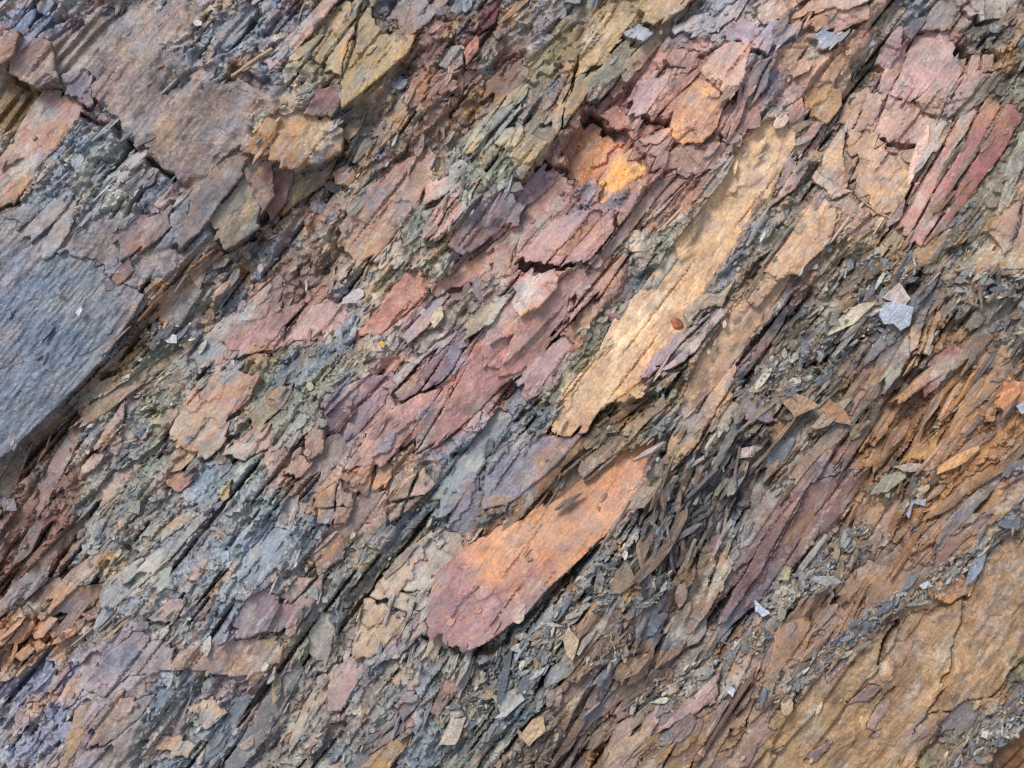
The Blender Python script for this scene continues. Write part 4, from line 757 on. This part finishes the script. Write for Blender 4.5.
face.data = make_mesh('rock_face', V, q.ravel(), np.arange(len(q)) * 4, np.full(len(q), 4), cz.reshape(-1, 3), M_BASE, False)

# ------------------------------------------------------------------ loose flakes lying on the face
def put(name, me, cen, label, cat, group=None):
    o = bpy.data.objects.new(name, me); col.objects.link(o); o.matrix_world = FACE @ Matrix.Translation(Vector(cen) * S)
    o['label'] = label; o['category'] = cat
    if group: o['group'] = group
    return o
def loose(pts, cols, label, tile=None, lift=5, th=3.2, tilt=(0, 0), bend=.0, name='loose_flake', cat='flake', amp=.5):
    if tile: ox, oy = TILES[tile]; pts = [(ox + p[0] * 272 / 768, oy + p[1] * 272 / 768) for p in pts]
    r = np.random.default_rng(len(label) * 7 + int(pts[0][0])); o = ragged(pts, r, amp); c = o.mean(0); x0, y0 = o.min(0); x1, y1 = o.max(0)
    gx, gy = np.meshgrid(np.arange(x0, x1, 2.2), np.arange(y0, y1, 2.2)); gx = gx + r.uniform(-.6, .6, gx.shape); gy = gy + r.uniform(-.6, .6, gy.shape); k = inside(o, gx, gy)
    vc, _, fc, *_ = delaunay_2d_cdt([Vector((p[0], -p[1])) for p in np.r_[o, np.c_[gx[k], gy[k]]]], [], [list(range(len(o)))], 1, .05)
    V = np.array([(v[0], -v[1]) for v in vc]); F = np.array([f for f in fc if len(f) == 3])
    P3 = lambda d: np.c_[V[:, 0] - c[0], -(V[:, 1] - c[1]), tilt[0] * (V[:, 0] - c[0]) + tilt[1] * (V[:, 1] - c[1]) + .45 * samp(BD1, V[:, 0], V[:, 1]) + .3 * samp(BD2, V[:, 0], V[:, 1]) + bend * ((V[:, 0] - c[0]) ** 2 + (V[:, 1] - c[1]) ** 2) / 30 + d]
    e = np.r_[F[:, [0, 1]], F[:, [1, 2]], F[:, [2, 0]]]; key = e[:, 0].astype(np.int64) * 1000003 + e[:, 1]; rev = e[:, 1].astype(np.int64) * 1000003 + e[:, 0]; be = e[~np.isin(key, rev)]
    n = len(V); A = P3(0); B = P3(-th); B[:, :2] *= .96
    tr = np.concatenate([F, F[:, ::-1] + n, np.c_[be[:, 0], be[:, 0] + n, be[:, 1]], np.c_[be[:, 1], be[:, 0] + n, be[:, 1] + n]])
    if np.cross(A[F[:, 1]] - A[F[:, 0]], A[F[:, 2]] - A[F[:, 0]])[:, 2].sum() < 0: tr = tr[:, ::-1]
    pl4 = np.array([lin(cols[q % len(cols)]) for q in range(4)]); cc = blend(np.broadcast_to(pl4, (n, 4, 3)), V[:, 0], V[:, 1], 2.4) * (1 + .05 * r.standard_normal((n, 1)))
    ii, jj = np.clip(V[:, 1].astype(int) + PADY, 0, GH - 1), np.clip(V[:, 0].astype(int) + PADX, 0, GW - 1)
    z = np.percentile(HS[ii, jj] - A[:, 2], 75) + lift
    me = make_mesh(name, np.r_[A, B] * S, tr.ravel(), np.arange(len(tr)) * 3, np.full(len(tr), 3), np.r_[cc, cc], M_LOOSE)
    return put(name, me, (c[0] - 512, 384 - c[1], z), label, cat)
def lump(px, py, rx, ry, rz, cols, label, name, cat, seed, lift=0, parent=False):
    r = np.random.default_rng(seed); nu, nv = 22, 12; V = []
    for j in range(nv + 1):
        for i in range(nu):
            a_, b_ = 2 * math.pi * i / nu, math.pi * j / nv
            k = 1 + .22 * math.sin(2 * a_ + seed) * math.sin(b_) + .1 * math.sin(3 * a_ + 2 * seed) * math.sin(b_) + .07 * math.sin(5 * b_ + 3 * a_ + seed) + r.normal(0, .015)
            V.append((rx * k * math.cos(a_) * math.sin(b_), ry * k * math.sin(a_) * math.sin(b_), rz * k * math.cos(b_)))
    F = [(j * nu + i, (j + 1) * nu + i, (j + 1) * nu + (i + 1) % nu, j * nu + (i + 1) % nu) for j in range(nv) for i in range(nu)]
    V = np.array(V); F = np.array(F); cc = np.array([lin(cols[q % len(cols)]) for q in range(4)]); n = len(V)
    cc = blend(np.broadcast_to(cc, (n, 4, 3)), px + V[:, 0] * 4, py + V[:, 1] * 4, 2.4)
    me = make_mesh(name, V * S, F.ravel(), np.arange(len(F)) * 4, np.full(len(F), 4), cc, M_LOOSE if not parent else M_SLAB, True)
    z = float(samp(HS, px, py)) + lift
    if parent: return child(name, me, Vector((px - 512, 384 - py, z)) * S, label=label)
    return put(name, me, (px - 512, 384 - py, z), label, cat)
lump(615, 317, 11, 8, 4, [(136, 100, 100), (120, 92, 92)], 'purple nodule beside the long yellow slab', 'nodule', None, 3, 1, True)
lump(676, 324, 6.5, 5, 3, [(176, 104, 66), (150, 92, 70)], 'small rust red nodule on the edge of the yellow slab', 'nodule', None, 4, 1, True)
lump(1019, 274, 6, 5.5, 5, [(110, 126, 150), (96, 112, 140)], 'rounded blue grey pebble at the right edge', 'pebble', 'pebble', 5, 4)
lump(1016, 267, 6, 3.5, 3.5, [(206, 184, 170)], 'pale pink pebble just above the blue grey pebble', 'pebble', 'pebble', 6, 5)
loose([(345, 185), (360, 150), (440, 165), (430, 215), (405, 230), (385, 210), (360, 212)], [(172, 178, 188), (150, 156, 166)], 'largest pale bluish white flake lying on the dark blades', 'H', 9, tilt=(.05, -.1))
loose([(352, 138), (400, 95), (432, 140), (412, 168)], [(178, 162, 156), (160, 150, 146)], 'pinkish grey flake directly above the largest bluish white flake', 'H', 8)
loose([(200, 245), (240, 190), (290, 155), (337, 150), (275, 212)], [(192, 182, 160), (176, 162, 140)], 'long pale tan flake left of the largest bluish white flake', 'H', 7, tilt=(.12, 0))
loose([(75, 430), (110, 400), (182, 440), (110, 472)], [(172, 140, 112), (160, 130, 108)], 'flat tan diamond shaped flake in front of a purple brown slab', 'H', 7, tilt=(0, -.15))
loose([(190, 450), (210, 420), (260, 460), (272, 495), (215, 480)], [(164, 122, 88), (146, 108, 82)], 'orange brown chunk right of the flat tan flake', 'H', 5, 6)
loose([(325, 692), (370, 640), (430, 620), (432, 642), (380, 682)], [(152, 148, 126), (136, 130, 116)], 'long olive grey flake on the brown blades', 'H', 6)
loose([(390, 612), (440, 600), (502, 605), (490, 620), (440, 626)], [(168, 146, 134)], 'thin pinkish flake touching the tip of the olive grey flake', 'H', 8)
loose([(425, 745), (440, 705), (480, 700), (478, 720), (445, 712), (432, 755)], [(150, 156, 166)], 'hooked blue grey flake below the olive grey flake', 'H', 6)
loose([(722, 440), (745, 425), (760, 445), (738, 462)], [(170, 178, 190)], 'bright white chip below the rust orange patch at the right', 'H', 6)
loose([(-40, 590), (-30, 560), (30, 540), (35, 555), (0, 585)], [(184, 164, 158), (170, 150, 146)], 'pinkish leaf shaped flake above the dark upright shards', 'H', 7)
loose([(175, 390), (190, 345), (218, 390), (200, 447), (185, 430)], [(182, 160, 132), (168, 146, 122)], 'upright tan leaf shaped flake below the large orange slab', 'K', 8, tilt=(.1, 0))
loose([(55, 655), (90, 610), (120, 600), (127, 640), (80, 682)], [(180, 154, 122), (166, 140, 112)], 'blocky tan flake near the bottom edge', 'K', 8, 5)
loose([(715, 320), (713, 288), (757, 325), (735, 336)], [(164, 174, 190)], 'blue white triangular flake below the purple brown slab', 'K', 8)
loose([(628, 535), (635, 520), (652, 530), (645, 552)], [(172, 174, 178)], 'small white chip beside the black crack in brown rock', 'K', 6)
loose([(420, 112), (430, 70), (457, 95), (445, 142)], [(122, 128, 138), (110, 114, 124)], 'blue grey flake standing among the dark upright shards', 'K', 12)
loose([(300, 262), (320, 200), (350, 175), (377, 225), (330, 262)], [(128, 108, 86), (112, 98, 84)], 'olive brown flake below the dark upright shards', 'K', 9, tilt=(.1, .1))
loose([(535, 692), (570, 620), (612, 615), (582, 692)], [(176, 162, 150), (160, 146, 138)], 'pale grey flake at the lower end of the debris streak', 'J', 7)
loose([(690, 612), (768, 540), (775, 560), (722, 608)], [(172, 170, 166)], 'narrow pale flake lying across the debris streak', 'J', 8)
loose([(-20, 555), (50, 528), (75, 535), (40, 575), (0, 600)], [(176, 176, 172), (160, 158, 154)], 'broad light grey flake in the debris streak above the tan block', 'K', 8)
loose([(130, 200), (160, 160), (205, 105), (212, 112), (170, 175), (140, 212)], [(150, 148, 138)], 'long narrow grey flake on the purple brown slab edge', 'L', 7)
loose([(70, 235), (90, 195), (108, 200), (98, 235)], [(150, 146, 116), (136, 132, 108)], 'olive flake in the debris above the brown face', 'L', 7)
loose([(470, 258), (462, 246), (485, 235), (492, 250)], [(176, 182, 190)], 'small white pebble like chip on the pale vein', 'L', 5)
loose([(452, 252), (470, 245), (478, 235), (492, 240), (492, 262), (470, 262)], [(186, 186, 184)], 'white chip on the grey rubble right of the blue slate block', 'E', 6)
loose([(140, 232), (165, 225), (205, 30), (210, 215)][:0] or [(558, 78), (568, 70), (582, 74), (580, 84), (562, 86)], [(196, 196, 194)], 'tiny white chip in the upper left grey shards', 'A', 5)
loose([(230, 180), (245, 160), (250, 170), (240, 190)], [(180, 184, 186)], 'white chip on the blue slate block', 'E', 4)
loose([(365, 260), (372, 255), (382, 262), (380, 275), (370, 276)], [(196, 148, 64)], 'small bright yellow chip on the grey rock', 'F', 5)
loose([(510, 200), (525, 165), (545, 160), (548, 190), (520, 222)], [(190, 176, 150), (170, 150, 128)], 'pale cream flake between pink plates', 'F', 6)

DEB = [  # outline, flakes, colours, label
 ([(738, 372), (790, 348), (830, 318), (870, 290), (900, 300), (880, 335), (840, 362), (800, 392), (765, 405), (740, 395)], 420, 0, 'debris left of the bluish white flake'),
 ([(935, 288), (980, 272), (1024, 282), (1030, 300), (980, 302), (940, 302)], 160, 0, 'debris below the tan edge plate'),
 ([(430, 725), (455, 690), (500, 665), (540, 610), (590, 565), (625, 540), (632, 556), (590, 612), (545, 655), (520, 692), (470, 722)], 480, 0, 'debris under the orange slab'),
 ([(632, 572), (660, 560), (670, 585), (650, 602), (635, 595)], 90, 0, 'debris under the dark upright splinters'),
 ([(580, 652), (620, 625), (628, 640), (595, 667)], 60, 0, 'debris beside the upright tan flake'),
 ([(752, 692), (800, 655), (850, 622), (900, 588), (935, 572), (1015, 503), (1026, 510), (940, 588), (900, 606), (850, 640), (790, 676), (760, 705)], 380, 0, 'debris above the brown face'),
 ([(755, 608), (790, 580), (830, 550), (860, 520), (872, 530), (842, 576), (800, 597), (765, 616)], 300, 0, 'debris below the purple brown slab'),
 ([(860, 502), (890, 468), (932, 460), (925, 482), (890, 502)], 80, 1, 'debris around the olive flake'),
 ([(620, 702), (660, 680), (740, 632), (772, 622), (762, 646), (690, 682), (640, 712)], 170, 0, 'debris on the cracked brown ledge'),
 ([(635, 560), (660, 480), (700, 458), (765, 438), (725, 520), (680, 562)], 175, 2, 'dark'),
 ([(840, 272), (870, 252), (922, 264), (902, 290), (860, 297)], 130, 0, 'debris above the bluish white flake'),
 ([(470, 775), (520, 735), (562, 700), (545, 775)], 150, 1, 'debris near the blocky tan flake'),
 ([(130, 335), (180, 322), (200, 345), (160, 352)], 60, 0, 'rubble beside the white chip'),
 ([(930, 762), (980, 720), (1026, 680), (1026, 702), (960, 770)], 110, 0, 'rubble of the bottom right corner'),
 ([(985, 335), (1026, 300), (1026, 348)], 90, 0, 'debris below the two edge pebbles'),
]
DC = [[(126, 126, 124), (150, 146, 138), (104, 104, 102), (140, 122, 102), (98, 102, 108), (164, 160, 150), (120, 102, 86)], [(126, 108, 90), (110, 102, 96), (140, 130, 118), (100, 84, 74)], [(84, 82, 84), (104, 98, 92), (70, 66, 66), (128, 122, 112), (112, 92, 78)]]
dv, dc_, da, dl, dcn = [], [], [], [], []
for k, (poly, n, ci, lab) in enumerate(DEB):
    n = int(n * (1.35 if ci != 2 else 1.7))
    r = np.random.default_rng(300 + k); p = np.array(poly, float); pts = np.zeros((0, 2))
    while len(pts) < n:
        n_ = 4 * n; t_ = r.uniform(p.min(0), p.max(0), (4 * n, 2)); pts = np.r_[pts, t_[inside(p, t_[:, 0] + r.normal(0, 4, 4 * n), t_[:, 1] + r.normal(0, 4, 4 * n))]]
    pts = pts[:n]; px, py = pts.T
    L = 6 + r.exponential(7.5, n); L = np.minimum(L, 42); W = np.clip(L * r.uniform(.16, .5, n), 2, 13); th = r.uniform(.8, 2.0, n)
    L[n // 2:] = r.uniform(3, 6, n - n // 2); W[n // 2:] = r.uniform(1.5, 3.2, n - n // 2); th[n // 2:] = r.uniform(.8, 1.6, n - n // 2)     # grit
    if ci == 2: L = 14 + np.minimum(r.exponential(19, n), 60); W = np.clip(L * r.uniform(.1, .34, n), 4, 14); th = r.uniform(1.5, 5, n)
    theta = r.normal(math.radians(44), .5, n) if ci != 2 else r.normal(math.radians(59), .24, n)
    pal_ = np.array([lin(c) for c in DC[ci]]); cc = 1.05 * pal_[r.integers(0, len(pal_), n)] * np.exp(r.normal(0, .16, (n, 1)))
    cen, O, c3 = plates(px, py, samp(HS, px, py) + (r.uniform(.5, 5.5, n) if ci != 2 else r.uniform(0, 15, n)), L, W, th, theta, r.normal(.12, .22, n), r.normal(0, .3, n) if ci != 2 else r.normal(.55, .4, n), cc, np.clip(r.normal(.35 if ci != 2 else .12, .2, n), 0, .9), r, .4)
    dv.append(O); dc_.append(c3); dcn.append(cen); da.append(L * W); dl += [k] * n
O = np.concatenate(dv); CC = np.concatenate(dc_); cen = np.concatenate(dcn); ar = np.concatenate(da); dl = np.array(dl)
# the upright splinters are still rooted in the rock: parts of the face
dark = np.array([DEB[k][2] == 2 for k in dl])
for i in np.where(dark)[0]: child('splinter', make_mesh('splinter', O[i] * S, PL, PS, PT, CC[i], M_SHARD), cen[i] * S)
order = np.argsort(-ar * ~dark); order = order[:int((~dark).sum())]; bigf = order[:200]; rest = order[200:]
ORD = ['first', 'second', 'third', 'fourth', 'fifth', 'sixth', 'seventh', 'eighth', 'ninth', 'tenth', 'eleventh', 'twelfth', 'thirteenth', 'fourteenth']
def look(i):
    c = CC[i].mean(0); l = c.mean(); tone = 'pale' if l > .27 else 'dark' if l < .14 else 'mid'
    hue = 'brown' if c[0] > 1.35 * c[2] else 'bluish' if c[2] > 1.08 * c[0] else 'grey'
    ext = np.ptp(O[i][:K, :2] @ np.linalg.svd(O[i][:K, :2] - O[i][:K, :2].mean(0), full_matrices=False)[2].T, axis=0)
    return tone + ' ' + hue + (' narrow' if ext[0] > 3.2 * ext[1] else ' broad')
lk = {i: look(i) for i in bigf}; fam = {}
for i in sorted(bigf, key=lambda q: -cen[q][0]): fam.setdefault((dl[i], lk[i]), []).append(i)
for (k, lo_), ids in fam.items():
    place = DEB[k][3]
    for n_, i in enumerate(ids):
        lab = f'{lo_} flake in {place}' if len(ids) == 1 else f'{ORD[min(n_, 13)]} {lo_} flake from right in {place}'
        put('small_flake', make_mesh('small_flake', O[i] * S, PL, PS, PT, CC[i], M_LOOSE), cen[i], lab, 'flake', 'flakes in ' + place)
n = len(rest); V = (cen[rest][:, None, :] + O[rest]).reshape(-1, 3) * S
me = make_mesh('shale_debris', V, (PL[None] + (np.arange(n) * NVP)[:, None]).ravel(), (PS[None] + (np.arange(n) * len(PL))[:, None]).ravel(), np.tile(PT, n), CC[rest].reshape(-1, 3), M_LOOSE)
o = bpy.data.objects.new('shale_debris', me); col.objects.link(o); o.matrix_world = FACE; o['kind'] = 'stuff'; o['label'] = 'fine loose grey shale chips lying on ledges'
# ------------------------------------------------------------------ beach at the foot of the face
m = bpy.data.materials.new('beach_gravel'); m.use_nodes = True; t = m.node_tree; b = t.nodes['Principled BSDF']
n1 = t.nodes.new('ShaderNodeTexVoronoi'); n1.inputs['Scale'].default_value = 30; rp = t.nodes.new('ShaderNodeValToRGB'); rp.color_ramp.elements[0].color = (.16, .14, .12, 1); rp.color_ramp.elements[1].color = (.36, .33, .29, 1)
t.links.new(n1.outputs['Color'], rp.inputs[0]); t.links.new(rp.outputs[0], b.inputs['Base Color']); b.inputs['Roughness'].default_value = .9
bm = t.nodes.new('ShaderNodeBump'); bm.inputs['Distance'].default_value = .02; t.links.new(n1.outputs['Distance'], bm.inputs['Height']); t.links.new(bm.outputs[0], b.inputs['Normal'])
me = bpy.data.meshes.new('ground'); me.from_pydata([(-150, -150, 0), (150, -150, 0), (150, 150, 0), (-150, 150, 0)], [], [(0, 1, 2, 3)]); me.materials.append(m)
g = bpy.data.objects.new('ground', me); col.objects.link(g); g['kind'] = 'structure'
print('done', time.time() - T0)
